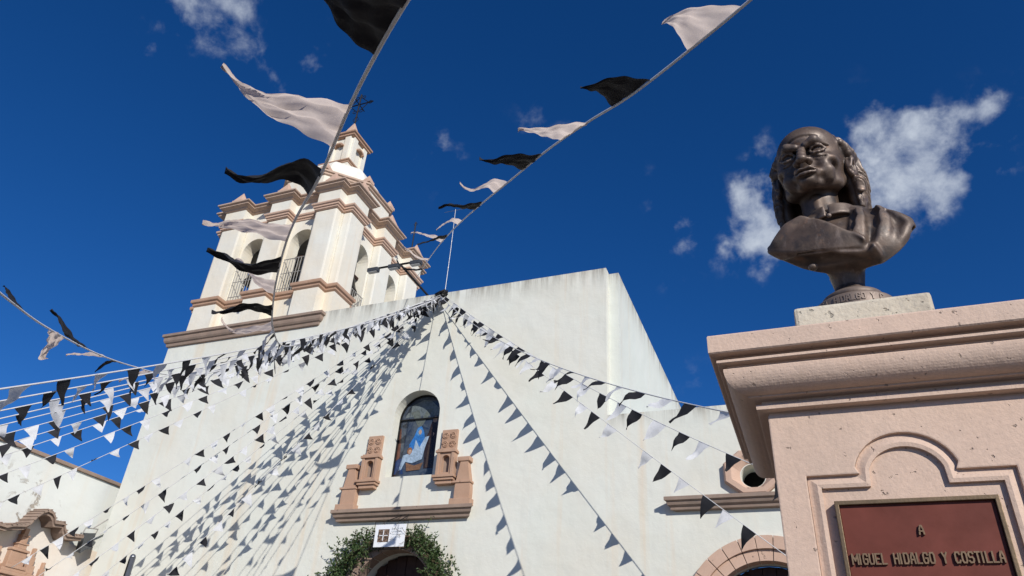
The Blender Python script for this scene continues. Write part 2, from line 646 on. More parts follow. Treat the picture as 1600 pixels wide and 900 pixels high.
ledge(-10.60, -6.92, 6.16, 5.90, .24, church)
ledge(-2.72, 6.0, 6.10, 5.85, .24, church)

# carved quarry stone pieces either side of the window
SX = lambda s, x: DC + s * (x - DC)


def stone_box(x0, x1, z0, z1, d, parent, name, mat='stone', bev=.012):
    return build(name, MB().box(min(x0, x1), max(x0, x1), FY - d, FY + .01, z0, z1), mat, parent, bevel=bev)


for s in (1, -1):
    xa, xb = SX(s, -8.00), SX(s, -7.50)
    lo, hi = min(xa, xb), max(xa, xb)
    cx = (lo + hi) / 2
    tab = MB()
    tab.plate([(lo + .02, 6.86), (hi - .02, 6.86), (hi - .02, 7.40), (lo + .02, 7.40)], [arch_loop(cx, .10, 6.93, 7.24, 12)], front(), FY - .15, FY + .005)
    shrine = build('stone_shrine', tab, 'stone', church, bevel=.006)
    build('niche_back', MB().box(cx - .13, cx + .13, FY - .03, FY + .004, 6.9, 7.36), 'stone_dark', shrine)
    for zz0, zz1, ex, dd in ((6.66, 6.74, .0, .16), (6.74, 6.80, .04, .20), (6.80, 6.86, .07, .23), (7.40, 7.46, .05, .20), (7.46, 7.50, .02, .17)):
        build('moulding', MB().box(lo + .04 - ex, hi - .04 + ex, FY - dd, FY + .006, zz0, zz1), 'stone', shrine, bevel=.008)
    for px_ in (lo + .03, hi - .10):
        build('colonnette', MB().box(px_, px_ + .07, FY - .18, FY + .005, 6.862, 7.398), 'stone', shrine, bevel=.006)
    # scroll panel
    pl = build('scroll_panel', MB().box(cx - .20, cx + .20, FY - .07, FY + .007, 7.50, 8.0), 'stone', church, bevel=.008)
    for qx in (-.095, .095):
        for qz, sg in ((7.63, 1), (7.86, -1)):
            pts = []
            for k in range(26):
                a = k / 25 * 3.6 * math.pi
                r = .088 - .062 * k / 25
                pts.append((cx + qx + r * math.cos(a * (1 if qx > 0 else -1) + (0 if qx > 0 else math.pi)), FY - .075, qz + sg * r * math.sin(a)))
            build('scroll', MB().tube(pts, .014, 6), 'stone', pl, smooth=True)
    # outer pedestal with a volute
    xo0, xo1 = SX(s, -7.48), SX(s, -7.06)
    l2, h2 = min(xo0, xo1), max(xo0, xo1)
    tall = 7.20
    body = []
    for k in range(13):
        z = 6.30 + (tall - 6.30) * k / 12
        w_ = .10 + .11 * (0.5 + .5 * math.cos(k / 12 * math.pi * 1.0)) + .03 * math.sin(k / 12 * math.pi)
        body.append((w_, z))
    cxx = (l2 + h2) / 2
    out = [(cxx + w_, z) for w_, z in body] + [(cxx - w_ * .8, z) for w_, z in reversed(body)]
    pb = build('stone_buttress', MB().prism(out, front(), FY - .16, FY + .004), 'stone', church, bevel=.006)
    build('plinth', MB().box(cxx - .26, cxx + .26, FY - .20, FY + .003, 6.165, 6.30), 'stone', pb, bevel=.01)
    build('cap', MB().box(cxx - .16, cxx + .16, FY - .185, FY + .003, tall - .04, tall + .07), 'stone', pb, bevel=.02)
    build('band', MB().box(cxx - .235, cxx + .225, FY - .185, FY + .003, 6.66, 6.71), 'stone', pb, bevel=.008)

# painted window
GY = FY + .34
t_ = NT('painted_scene_ground')
_x = t_.xyz()
_c = t_.mix(t_.map(t_.noise(4.5, 5, .7, dist=1.5), .3, .7), (.018, .030, .060), (.085, .105, .125))
_c = t_.mix(t_.map(t_.noise(7, 5, .7, dist=2.0, off=(3, 1, 2)), .60, .76, 0, .6), _c, (.16, .09, .05))
MAT['glass_bg'] = t_.done(_c, .12, None, 0, .6)
win = build('painted_window', MB().prism(arch_loop(DC, .62, 6.96, 8.52, 20), front(), GY, GY + .03), 'glass_bg', church)


def flat(name, pts, col, layer, parent, rough=.2):
    t = NT('paint_' + name)
    c = t.mix(t.map(t.noise(14, 5, .7, dist=.8), .3, .7), col, tuple(x * .45 for x in col))
    m = t.done(c, rough, None, 0, .5)
    return build(name, MB().prism([(DC - .03 + x * 1.08, 7.10 + z * 1.08) for x, z in pts], front(), GY - .003 * layer, GY - .003 * layer + .002), m, parent)


def blob(cx, cz, rx, rz, n=14, j=.08):
    return [(cx + rx * math.cos(2 * math.pi * k / n) * (1 + random.uniform(-j, j)), cz + rz * math.sin(2 * math.pi * k / n) * (1 + random.uniform(-j, j))) for k in range(n)]


flat('painted_dome', [(-.44, 1.38), (.50, 1.38), (.40, 1.58), (.2, 1.76), (-.0, 1.80), (-.30, 1.66)], (.16, .19, .20), 1, win)
flat('painted_rock', [(-.60, -.10), (-.50, -.10), (-.44, .35), (-.46, .75), (-.50, 1.1), (-.60, 1.2)], (.17, .07, .045), 1, win)
flat('painted_rays', [(-.05, 1.1), (.0, 1.1), (.28, 1.55), (.12, 1.55), (.0, 1.3), (-.1, 1.55), (-.3, 1.5)], (.15, .17, .15), 2, win)
flat('painted_dark_robe', [(.20, .12), (.44, .12), (.43, .8), (.42, 1.15), (.36, 1.25), (.28, 1.22), (.22, .95), (.18, .5)], (.035, .022, .018), 2, win)
flat('painted_face', blob(.36, 1.28, .06, .085), (.42, .28, .20), 3, win)
flat('painted_hands', blob(.33, .92, .05, .045), (.5, .34, .25), 3, win)
flat('painted_blue_mantle', [(-.18, .45), (.14, .42), (.17, .75), (.10, 1.02), (.02, 1.14), (-.07, 1.10), (-.13, .9), (-.24, .7)], (.045, .20, .55), 3, win)
flat('painted_veil', blob(-.01, 1.0, .075, .10), (.10, .30, .62), 4, win)
flat('painted_mother_face', blob(.01, .99, .04, .06), (.52, .38, .30), 5, win)
flat('painted_white_cloth', [(-.42, .1), (-.36, .12), (-.28, .3), (-.1, .26), (.14, .34), (.18, .6), (.26, .88), (.16, .86), (.04, .62), (-.08, .82), (-.10, .6), (-.2, .5), (-.36, .45)], (.40, .52, .66), 5, win)
flat('painted_child', blob(-.20, .55, .065, .085), (.34, .16, .07), 6, win)
flat('painted_child_face', blob(-.19, .53, .04, .055), (.55, .36, .26), 7, win)
flat('painted_cradle', [(-.22, .08), (.12, .1), (.18, .26), (-.04, .2), (-.26, .28)], (.24, .13, .07), 6, win)
flat('painted_robe_fold', [(.24, .14), (.30, .14), (.33, .7), (.30, 1.1), (.27, .8)], (.075, .05, .035), 3, win)
flat('painted_sleeve', [(.16, .80), (.36, .84), (.34, .98), (.22, .95)], (.05, .03, .022), 4, win)
flat('painted_lower_blue', [(-.56, .02), (-.30, .02), (-.40, .42), (-.52, .35)], (.02, .045, .14), 2, win)
fr = MB()
_o = arch_loop(DC, .633, 6.952, 8.52, 20)
_i = arch_loop(DC, .60, 6.99, 8.52, 20)
fr.plate(_o, [_i], front(), GY - .05, GY + .001)
fr.box(DC - .6, DC + .6, GY - .045, GY - .024, 8.50, 8.53)
build('window_frame', fr, 'iron', church)

# main door
dr = build('door', MB().prism(arch_loop(DC, 1.0, .03, 4.24, 16), front(), FY + .531, FY + .58), 'wood', church, label='dark brown wooden door under the leafy arch')
for k in range(8):
    x0 = DC - .98 + k * .245
    zt = 4.24 + math.sqrt(max(.02, 1.0 - min(1, abs(x0 + .12 - DC) / 1.0) ** 2)) * .98
    build('plank', MB().box(x0 + .004, x0 + .241, FY + .47 - (.012 if k % 2 else 0), FY + .53, .05, zt), 'wood', dr, bevel=.006)
for z in (1.2, 2.6, 4.0):
    build('cross_rail', MB().box(DC - .97, DC + .97, FY + .44, FY + .468, z, z + .16), 'wood', dr, bevel=.006)
build('handle', MB().tube([(DC + .08, FY + .41, 1.15), (DC + .08, FY + .40, 1.25), (DC + .08, FY + .41, 1.35)], .014, 6), 'iron', dr)
build('door_recess', MB().box(DC - 1.3, DC + 1.3, FY + .64, FY + .70, 0, 5.5), 'dark', church)


def arch_stones(cx, zs, r0, r1, y0, y1, n, parent, name, mat):
    objs = []
    for k in range(n):
        a0, a1 = math.pi * k / n, math.pi * (k + 1) / n
        gap = .006 / r0
        poly = []
        for i in range(5):
            a = a0 + gap + (a1 - a0 - 2 * gap) * i / 4
            poly.append((cx + r1 * math.cos(a), zs + r1 * math.sin(a)))
        for i in range(4, -1, -1):
            a = a0 + gap + (a1 - a0 - 2 * gap) * i / 4
            poly.append((cx + r0 * math.cos(a), zs + r0 * math.sin(a)))
        objs.append(build(name, MB().prism(poly, front(), y0 + random.uniform(-.004, .004), y1), mat, parent, bevel=.008))
    return objs


arch_stones(DC, 4.24, 1.00, 1.27, FY - .10, FY + .25, 13, church, 'arch_stone', 'stone_dark')
for s in (-1, 1):
    for k in range(6):
        x0, x1 = sorted((DC + s * 1.0, DC + s * 1.27))
        build('jamb_stone', MB().box(x0, x1, FY - .10, FY + .25, k * .7 + .01, k * .7 + .69), 'stone_dark', church, bevel=.01)
arch_stones(-.90, 3.72, 1.36, 1.60, FY - .13, FY + .012, 15, church, 'arch_stone', 'stone_pale')
arch_stones(-.90, 3.72, 1.15, 1.358, FY - .07, FY + .24, 15, church, 'arch_stone', 'stone_pale')
for s in (-1, 1):
    for k in range(6):
        x0, x1 = sorted((-.90 + s * 1.15, -.90 + s * 1.6))
        build('jamb_stone', MB().box(x0, x1, FY - .13, FY + .24, k * .61 + .01, k * .61 + .605), 'stone_pale', church, bevel=.01)
sd = build('door', MB().prism(arch_loop(-.90, 1.15, .03, 3.72, 16), front(), FY + .461, FY + .495), 'wood', church, label='dark wooden door in the round side archway')
for k in range(9):
    x0 = -.90 - 1.14 + k * .2535
    zt = 3.72 + math.sqrt(max(.02, 1.3 - (x0 + .126 + .9) ** 2)) * .98
    build('plank', MB().box(x0 + .004, x0 + .249, FY + .40 - (.012 if k % 2 else 0), FY + .46, .05, zt), 'wood', sd, bevel=.006)
build('cross_rail', MB().box(-2.0, .2, FY + .37, FY + .398, 2.3, 2.46), 'wood', sd, bevel=.006)

# octagonal oculus
oc = MB()
oct_ = circle_loop(-.97, 6.56, .60, 8, math.pi / 8)
rings = [(.60, FY), (.60, FY - .09), (.56, FY - .12), (.44, FY - .12)]
vs, fs = [], []
for r, y in rings:
    for k in range(8):
        a = math.pi / 8 + 2 * math.pi * k / 8
        vs.append((-.97 + r * math.cos(a), y, 6.56 + r * math.sin(a) * .80))
for i in range(3):
    for k in range(8):
        j = (k + 1) % 8
        fs.append((i * 8 + k, i * 8 + j, (i + 1) * 8 + j, (i + 1) * 8 + k))
oc.add(vs, fs)
outer = [(-.97 + .44 * math.cos(math.pi / 8 + 2 * math.pi * k / 8), 6.56 + .44 * .80 * math.sin(math.pi / 8 + 2 * math.pi * k / 8)) for k in range(8)]
# splayed funnel to the round opening
vs, fs = [], []
M_ = 48
for k in range(M_):
    a = math.pi / 8 + 2 * math.pi * k / M_
    seg = int(k / 6)
    f_ = (k % 6) / 6
    p0, p1 = outer[seg % 8], outer[(seg + 1) % 8]
    vs.append((p0[0] + (p1[0] - p0[0]) * f_, FY - .12, p0[1] + (p1[1] - p0[1]) * f_))
for k in range(M_):
    a = math.pi / 8 + 2 * math.pi * k / M_
    vs.append((-.97 + .236 * math.cos(a), FY + .01, 6.50 + .236 * math.sin(a)))
for k in range(M_):
    j = (k + 1) % M_
    fs.append((k, j, M_ + j, M_ + k))
oc.add(vs, fs)
build('oculus_frame', oc, 'stone_pale', church)

# ------------------------------------------------------------------ bell tower
TCX, TCY, TA, TP, TW, TM = -15.20, 17.85, 2.35, .35, .84, .40
tower = thing('bell_tower', 'white bell tower with stone cornices, arched openings and small lantern on top', 'bell tower', (TCX, TCY, 12))


def tower_plan(a=TA, p=TP, w_=TW, m=TM):
    side = [(-a, -a), (-a, -a - p), (-a + w_, -a - p), (-a + w_, -a), (-m, -a), (-m, -a - p), (m, -a - p), (m, -a),
            (a - w_, -a), (a - w_, -a - p), (a, -a - p)]
    pts = []
    for q in range(4):
        c, s = round(math.cos(q * math.pi / 2)), round(math.sin(q * math.pi / 2))
        pts += [(TCX + x * c - y * s, TCY + x * s + y * c) for x, y in side]
    return pts


TPLAN = tower_plan()
pl_ = MB()
pl_.sweep(TPLAN, [(.02, 11.97), (.02, 13.02)], cap=True)
build('tower_base', pl_, 'tower', tower)


def moulding(name, prof, plan_=None, mat='stone', parent=None):
    mm = MB()
    mm.sweep(plan_ or TPLAN, prof, cap=True)
    return build(name, mm, mat, parent or tower)


moulding('base_moulding', [(.02, 13.02), (.07, 13.07), (.07, 13.13), (.12, 13.16), (.13, 13.20), (.13, 13.26), (.03, 13.30)])
# arcade walls, one per side
for q in range(4):
    c, s = round(math.cos(q * math.pi / 2)), round(math.sin(q * math.pi / 2))

    def fn(u, v, t, c=c, s=s):
        return (TCX + u * c - t * s, TCY + u * s + t * c, v)

    trim = 0.0 if q % 2 == 0 else .46
    wl = MB()
    wl.plate([(-TA + trim, 13.30), (TA - trim, 13.30), (TA - trim, 16.12), (-TA + trim, 16.12)],
             [arch_loop(-.96, .47, 13.304, 15.26, 14), arch_loop(.96, .47, 13.304, 15.26, 14)], fn, -TA, -TA + .46)
    build('arcade_wall', wl, 'tower', tower)
    for x0, x1 in ((-TA + .02, -TA + TW), (-TM, TM), (TA - TW, TA - .02)):
        pm = MB()
        vs = [fn(x, 0, y) for x in (x0, x1) for y in (-TA + .003, -TA - TP + .03)]
        xs, ys = [v[0] for v in vs], [v[1] for v in vs]
        pm.box(min(xs), max(xs), min(ys), max(ys), 13.30, 16.10)
        build('pilaster', pm, 'tower', tower, bevel=.05)
    # railings in the openings
    if q in (0, 1):
        for cx in (-.96, .96):
            hi = 14.55 if q == 0 else 13.9
            rl = build('railing', MB().tube([fn(cx - .46, hi, -TA - .06), fn(cx + .46, hi, -TA - .06)], .018, 5), 'rail', tower)
            for k in range(9):
                u = cx - .43 + k * .1075
                build('bar', MB().tube([fn(u, 13.31, -TA - .06), fn(u, hi, -TA - .06)], .012, 5), 'rail', rl)
            for z in (13.42, 14.0) if q == 0 else (13.4,):
                build('hand_rail', MB().tube([fn(cx - .46, z, -TA - .06), fn(cx + .46, z, -TA - .06)], .014, 5), 'rail', rl)
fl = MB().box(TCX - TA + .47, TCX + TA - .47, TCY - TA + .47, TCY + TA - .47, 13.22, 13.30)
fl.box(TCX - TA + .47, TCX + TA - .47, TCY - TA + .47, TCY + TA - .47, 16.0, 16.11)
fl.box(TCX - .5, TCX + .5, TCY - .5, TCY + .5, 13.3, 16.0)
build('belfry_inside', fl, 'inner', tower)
# entablature
ARCHITRAVE = [(-.02, 16.10), (.03, 16.13), (.03, 16.18), (.07, 16.20), (.07, 16.25), (.11, 16.28), (.12, 16.31), (.12, 16.345), (.01, 16.37)]
moulding('architrave', ARCHITRAVE, mat='stone_pale')
fz = MB()
fz.sweep(TPLAN, [(.0, 16.37), (.0, 16.86)], cap=True)
build('frieze', fz, 'tower', tower)
moulding('cornice', [(.0, 16.84), (.05, 16.87), (.08, 16.92), (.16, 16.96), (.19, 16.975), (.19, 17.02), (.25, 17.05), (.25, 17.10), (.06, 17.14)], mat='stone_trim')
top_ = MB().box(TCX - TA, TCX + TA, TCY - TA, TCY + TA, 17.12, 17.26)
build('roof_deck', top_, 'tower', tower)
# corner and middle pinnacles standing on the cornice
for q in range(4):
    c, s_ = round(math.cos(q * math.pi / 2)), round(math.sin(q * math.pi / 2))
    for u in (-TA + TW / 2, 0.0, TA - TW / 2):
        x, y = TCX + u * c + (TA + .27) * s_, TCY + u * s_ - (TA + .27) * c
        pm = MB().box(x - .21, x + .21, y - .21, y + .21, 17.10, 17.28).pyramid(x, y, 17.28, .195, .46)
        build('pinnacle', pm, 'stone_pale', tower, bevel=.012)


def octagon(r):
    k = r * math.tan(math.pi / 8)
    return [(TCX + x, TCY + y) for x, y in ((-k, -r), (k, -r), (r, -k), (r, k), (k, r), (-k, r), (-r, k), (-r, -k))]


dm = MB()
dm.sweep(octagon(1.90), [(0, 17.2), (0, 18.52)], cap=True)
build('drum', dm, 'tower', tower, bevel=.02)
moulding('drum_coping', [(0, 18.50), (.06, 18.54), (.06, 18.60), (.12, 18.63), (.12, 18.70), (.0, 18.74)], octagon(1.90), 'stone_trim')
for x, y in octagon(1.86):
    pm = MB().box(x - .16, x + .16, y - .16, y + .16, 18.72, 18.84).pyramid(x, y, 18.84, .15, .30)
    build('finial', pm, 'stone_pale', tower, bevel=.01)
dmv, dmf = [], []
for i in range(9):
    a = i / 8 * math.pi / 2 * .83
    r, z = 1.62 * math.cos(a), 18.66 + 1.70 * math.sin(a)
    for x, y in octagon(r):
        dmv.append((x, y, z))
for i in range(8):
    for k in range(8):
        dmf.append((i * 8 + k, i * 8 + (k + 1) % 8, (i + 1) * 8 + (k + 1) % 8, (i + 1) * 8 + k))
dmf.append(tuple(8 * 8 + k for k in range(8)))
build('dome', MB().add(dmv, dmf), 'tower', tower, smooth=False)
LCX, LCY = -15.25, 17.85


def square(h):
    return [(LCX - h, LCY - h), (LCX + h, LCY - h), (LCX + h, LCY + h), (LCX - h, LCY + h)]


lb = MB()
lb.sweep(square(.62), [(0, 19.9), (0, 20.28)])
build('lantern_base', lb, 'tower', tower)
moulding('lantern_base_moulding', [(0, 20.26), (.05, 20.29), (.05, 20.34), (.10, 20.37), (.10, 20.42), (-.02, 20.46)], square(.60), 'stone')
lt = MB()
lt.sweep(square(.50), [(0, 20.44), (0, 21.78)])
lan = build('lantern', lt, 'tower', tower, bevel=.03)
for q in range(4):
    c, s = round(math.cos(q * math.pi / 2)), round(math.sin(q * math.pi / 2))
    fn = lambda u, v, t, c=c, s=s: (LCX + u * c - t * s, LCY + u * s + t * c, v)
    for cx in (-.335, .335):
        build('corner_strip', MB().prism([(cx - .13, 20.46), (cx + .13, 20.46), (cx + .13, 21.72), (cx - .13, 21.72)], fn, -.58, -.49), 'tower', tower, bevel=.015)
    hood = [(-.27 + .0, 21.20)]
    pts_o = [(.235 * math.cos(math.pi * k / 12), 21.24 + .235 * math.sin(math.pi * k / 12) * .7) for k in range(13)]
    pts_i = [(.15 * math.cos(math.pi * k / 12), 21.24 + .15 * math.sin(math.pi * k / 12) * .6) for k in range(12, -1, -1)]
    build('hood_mould', MB().prism(pts_o + pts_i, fn, -.66, -.49), 'stone', tower, bevel=.008)
moulding('lantern_cornice', [(0, 21.72), (.06, 21.76), (.06, 21.82), (.12, 21.86), (.12, 21.93), (0, 21.98)], square(.56), 'stone')
cap = MB()
cap.sweep(square(.46), [(0, 21.96), (-.05, 22.10), (-.20, 22.26), (-.36, 22.34)])
build('lantern_cap', cap, 'tower', tower)
for sx in (-1, 1):
    for sy in (-1, 1):
        x, y = LCX + sx * .48, LCY + sy * .48
        build('finial', MB().box(x - .085, x + .085, y - .085, y + .085, 21.97, 22.05).pyramid(x, y, 22.05, .085, .16), 'stone_pale', tower, bevel=.006)
build('finial', MB().box(LCX - .17, LCX + .17, LCY - .17, LCY + .17, 22.3, 22.5).pyramid(LCX, LCY, 22.5, .2, .62), 'stone_pale', tower, bevel=.01)


def iron_cross(base, h, wdt, name_parent):
    x, y, z = base
    cr = MB()
    cr.tube([(x, y, z), (x, y, z + h)], .03, 6)
    zc = z + h * .66
    cr.tube([(x - wdt / 2, y, zc), (x + wdt / 2, y, zc)], .026, 6)
    for sx in (-1, 1):
        for sz in (-1, 1):
            cr.tube([(x + sx * .05, y, zc + sz * wdt * .30), (x + sx * wdt * .30, y, zc + sz * .05)], .018, 5)
            pts = [(x + sx * (.06 + .09 * (1 - math.cos(a))), y, zc + sz * (.30 * wdt + .07 * math.sin(a))) for a in np.linspace(0, 5, 12)]
            cr.tube(pts, .014, 5)
            cr.tube([(x + sx * wdt * .5, y, zc), (x + sx * wdt * .40, y, zc + sz * .09), (x + sx * wdt * .30, y, zc)], .015, 5)
        cr.tube([(x, y, z + h), (x + sx * .09, y, z + h - .12), (x, y, z + h - .26)], .015, 5)
        cr.tube([(x, y, z + .05), (x + sx * .13, y, z + .28), (x, y, z + .50)], .014, 5)
    cr.tube([(x, y - wdt * .3, zc), (x, y + wdt * .3, zc)], .022, 6)
    return cr


build('iron_cross', iron_cross((LCX, LCY, 23.0), 1.75, 1.35, None), 'iron', tower)
# iron cross of the dome behind the tower
bc = at_y(646, 372, 24.5)
tag(build('roof_cross', iron_cross((bc.x, bc.y, 11.6), bc.z - 11.6 + .95, .95, None), 'iron', None, loc=(bc.x, bc.y, 11.6)),
    'small black iron cross on the roof behind the white tower', 'cross')

# bells
for q, u, nm in ((0, .96, 'dark bronze bell hanging in the plaza arch beside the corner pier'), (0, -.96, 'dark bronze bell hanging in the leftmost arch of the tower'),
                 (1, -.96, 'dark bronze bell hanging in the sunlit side arch of the tower')):
    c, s = round(math.cos(q * math.pi / 2)), round(math.sin(q * math.pi / 2))
    t_off = -TA + (.42 if q == 0 else .30)
    bx, by = TCX + u * c - t_off * s, TCY + u * s + t_off * c
    bz = 14.15 if q == 0 else 13.95
    b = thing('church_bell', nm, 'bell', (bx, by, bz), 'bells of the tower')
    build('bell_body', MB().lathe([(.36, 0), (.35, .05), (.29, .16), (.24, .34), (.21, .52), (.15, .62), (.05, .66)], (bx, by, bz), 24), 'bell', b, smooth=True)
    dx, dy = (.44, 0) if q == 0 else (0, .44)
    build('headstock', MB().tube([(bx - dx, by - dy, bz + .78), (bx + dx, by + dy, bz + .78)], .06, 6).tube([(bx, by, bz + .64), (bx, by, bz + .78)], .05, 6), 'wood', b)

# ------------------------------------------------------------------ chapel on the left
CX_ = -18.4
chapel = thing('chapel', 'white chapel wall with peeling plaster and a curved stone hood', 'chapel', (CX_ - 1, 13, 0))
cw = MB()
cw.box(CX_ - 6, CX_, -2.0, 24.0, 0, 7.30)
build('chapel_wall', cw, 'chapel', chapel)
cp = MB()
cp.box(CX_ - .45, CX_ + .07, -2.0, 24.0, 7.303, 7.40)
build('coping', cp, 'stone_dark', chapel, bevel=.02)
HOOD = [(10.9, 5.42), (11.9, 5.42), (12.05, 5.28), (12.30, 5.28), (12.42, 5.34), (12.75, 5.42), (12.84, 5.50), (12.95, 5.70), (13.06, 5.84), (13.17, 5.90),
        (13.30, 5.88), (13.40, 5.80), (13.47, 5.68), (13.74, 5.72), (13.80, 5.60), (13.92, 5.48), (14.2, 5.52), (14.40, 5.55)]
hm = MB()
for off, d0, d1 in ((.0, 0.0, .46), (.07, .0, .52)):
    vs, fs = [], []
    k = len(HOOD)
    lo_ = [(CX_ + d, y, z + off) for d in (d0, d1) for y, z in HOOD]
    hi_ = [(CX_ + d, y, z + off + .066) for d in (d0, d1) for y, z in HOOD]
    vs = lo_ + hi_
    for i in range(k - 1):
        fs += [(i, i + 1, k + i + 1, k + i), (2 * k + i, 3 * k + i, 3 * k + i + 1, 2 * k + i + 1),
               (k + i, k + i + 1, 3 * k + i + 1, 3 * k + i), (i, 2 * k + i, 2 * k + i + 1, i + 1)]
    hm.add(vs, fs)
hood = build('curved_hood', hm, 'stone_dark', chapel)
# rows of tile ends standing along the hood's edge
acc = 0.0
for (y0, z0), (y1, z1) in zip(HOOD[2:-1], HOOD[3:]):
    L = math.hypot(y1 - y0, z1 - z0)
    n = max(1, int(L / .085))
    for i in range(n):
        f_ = (i + .5) / n
        y, z = y0 + (y1 - y0) * f_, z0 + (z1 - z0) * f_ + .14
        build('tile', MB().tube([(CX_ + .02, y, z + .02), (CX_ + .54 + random.uniform(-.015, .015), y, z + .005)], .017, 5), 'stone_dark', hood)
# painted lower wall, a hand's breadth proud of the upper wall, its top following the hood
lw = MB()
lw.prism([(10.9, 0), (15.4, 0), (15.4, 5.50), (14.42, 5.50)] + [(y, z - .01) for y, z in reversed(HOOD)], lambda u, v, t: (t, u, v), CX_ + .004, CX_ + .05)
build('lower_wall', lw, 'chapel_low', chapel)


def relief(cy, z0, steps, d=.16):
    for hw, za, zb, dd in steps:
        build('carved_stone', MB().box(CX_ + .05, CX_ + .05 + dd, cy - hw, cy + hw, z0 + za, z0 + zb), 'stone', chapel, bevel=.015)


relief(13.06, 4.0, [(.36, .0, .10, .26), (.30, .10, .42, .20), (.36, .42, .50, .26), (.34, .50, .58, .22), (.27, .58, .66, .24), (.22, .66, .98, .16), (.24, .98, 1.04, .2),
                    (.12, 1.04, 1.14, .18), (.15, 1.14, 1.18, .2), (.09, 1.18, 1.34, .16), (.11, 1.34, 1.38, .18), (.06, 1.38, 1.54, .14)])
relief(13.50, 4.0, [(.20, .0, .35, .22), (.16, .35, .55, .18), (.11, .55, .75, .15), (.07, .75, .95, .12), (.035, .95, 1.16, .1)])
relief(13.88, 4.0, [(.14, .0, .28, .2), (.16, .28, .36, .22), (.10, .36, .56, .16), (.06, .56, .74, .12), (.03, .74, .90, .1)])
relief(12.52, 4.0, [(.20, .0, .35, .22), (.14, .35, .7, .18), (.08, .7, 1.0, .14)])

# ------------------------------------------------------------------ pedestal
PX, PYC, PH = .2526, 2.4815, .3315
pedestal = thing('pedestal', 'pink stone pedestal with moulded cap and red plaque carrying a bronze bust', 'pedestal', (PX, PYC, 0))


def psq(h):
    return [(PX - h, PYC - h), (PX + h, PYC - h), (PX + h, PYC + h), (PX - h, PYC + h)]


die = MB()
die.plate([(PX - PH, .55), (PX + PH, .55), (PX + PH, 2.480), (PX - PH, 2.480)],
          [[(PX - .2510, .75), (PX + .2510, .75), (PX + .2510, 2.2925), (PX + .115, 2.2925)] +
           [(PX + .128 * math.cos(a), 2.283 + .118 * math.sin(a)) for a in np.linspace(.25, math.pi - .25, 15)] +
           [(PX - .115, 2.2925), (PX - .2510, 2.2925)]], front(), PYC - PH, PYC - PH + .03)
die.box(PX - PH + .001, PX + PH - .001, PYC - PH + .032, PYC + PH, .55, 2.4795)
build('die', die, 'pedestal', pedestal, bevel=.004)


def panel_loop(ins, zb=.75):
    """outline of the sunk panel, drawn in by ins"""
    R1, R2 = .128 - ins, .118 - ins
    zs = 2.2925 - ins
    a0 = math.asin(min(.95, max(.0, (zs - 2.283 + ins * .55) / max(R2, .01)))) if R2 > 0 else 0
    a0 = max(a0, .12)
    arc = [(PX + R1 * math.cos(a), 2.283 - ins * .1 + R2 * math.sin(a)) for a in np.linspace(a0, math.pi - a0, 19)]
    return [(PX - .2510 + ins, zb + ins), (PX + .2510 - ins, zb + ins), (PX + .2510 - ins, zs), (arc[0][0], zs)] + arc[1:-1] + [(arc[-1][0], zs), (PX - .2510 + ins, zs)]


pf = PYC - PH
pm = MB()
L0, L1, L2, L3 = panel_loop(.0005), panel_loop(.010), panel_loop(.024), panel_loop(.034)
for A_, ya, B_, yb in ((L0, pf + .001, L0, pf + .012), (L0, pf + .012, L1, pf + .010), (L1, pf + .010, L2, pf + .004), (L2, pf + .004, L2, pf + .004), (L2, pf + .004, L3, pf + .006), (L3, pf + .006, L3, pf + .018)):
    k = len(A_)
    pm.add([(x, ya, z) for x, z in A_] + [(x, yb, z) for x, z in B_], [(i, (i + 1) % k, k + (i + 1) % k, k + i) for i in range(k)])
build('panel_moulding', pm, 'pedestal', pedestal, fix=False)
pb_ = MB()
pb_.add([(x, pf + .018, z) for x, z in L3], [tuple(t) for t in tessellate_polygon([[Vector((x, z, 0)) for x, z in L3]])])
build('panel', pb_, 'pedestal', pedestal)
CAPP = [(-.004, 2.474), (-.004, 2.4865), (.0235, 2.4870), (.0275, 2.4885), (.0285, 2.5005), (.026, 2.503), (.012, 2.504), (.012, 2.518), (.040, 2.519), (.046, 2.520)]
for k in range(13):
    a = math.pi / 2 * k / 12
    CAPP.append((.046 + .058 * math.sin(a), 2.590 - .066 * math.cos(a)))
CAPP += [(.103, 2.5925), (.092, 2.593), (.092, 2.605), (.117, 2.6055), (.1195, 2.607), (.1195, 2.6145), (.117, 2.616), (.100, 2.6165), (.100, 2.6300), (.135, 2.6303), (.139, 2.634), (.139, 2.686), (.1365, 2.6905), (.131, 2.692)]
cm = MB()
cm.sweep(psq(PH), CAPP, cap=True)
build('cap_moulding', cm, 'pedestal', pedestal, bevel=0)
bs = MB()
bs.sweep(psq(PH), [(.16, 0), (.16, .30), (.13, .33), (.10, .36), (.09, .42), (.03, .50), (.0, .55)])
build('plinth', bs, 'pedestal', pedestal)
# plaque
plq = build('plaque', MB().box(PX - .181, PX + .181, pf + .004, pf + .0178, 1.66, 2.209), 'plaque', pedestal, bevel=.002)
pfm = MB()
pfm.plate([(PX - .1918, 1.65), (PX + .1918, 1.65), (PX + .1918, 2.2195), (PX - .1918, 2.2195)],
          [[(PX - .1815, 1.661), (PX + .1815, 1.661), (PX + .1815, 2.2085), (PX - .1815, 2.2085)]], front(), pf - .006, pf + .0175)
build('plaque_frame', pfm, 'brass', pedestal, bevel=.0015)


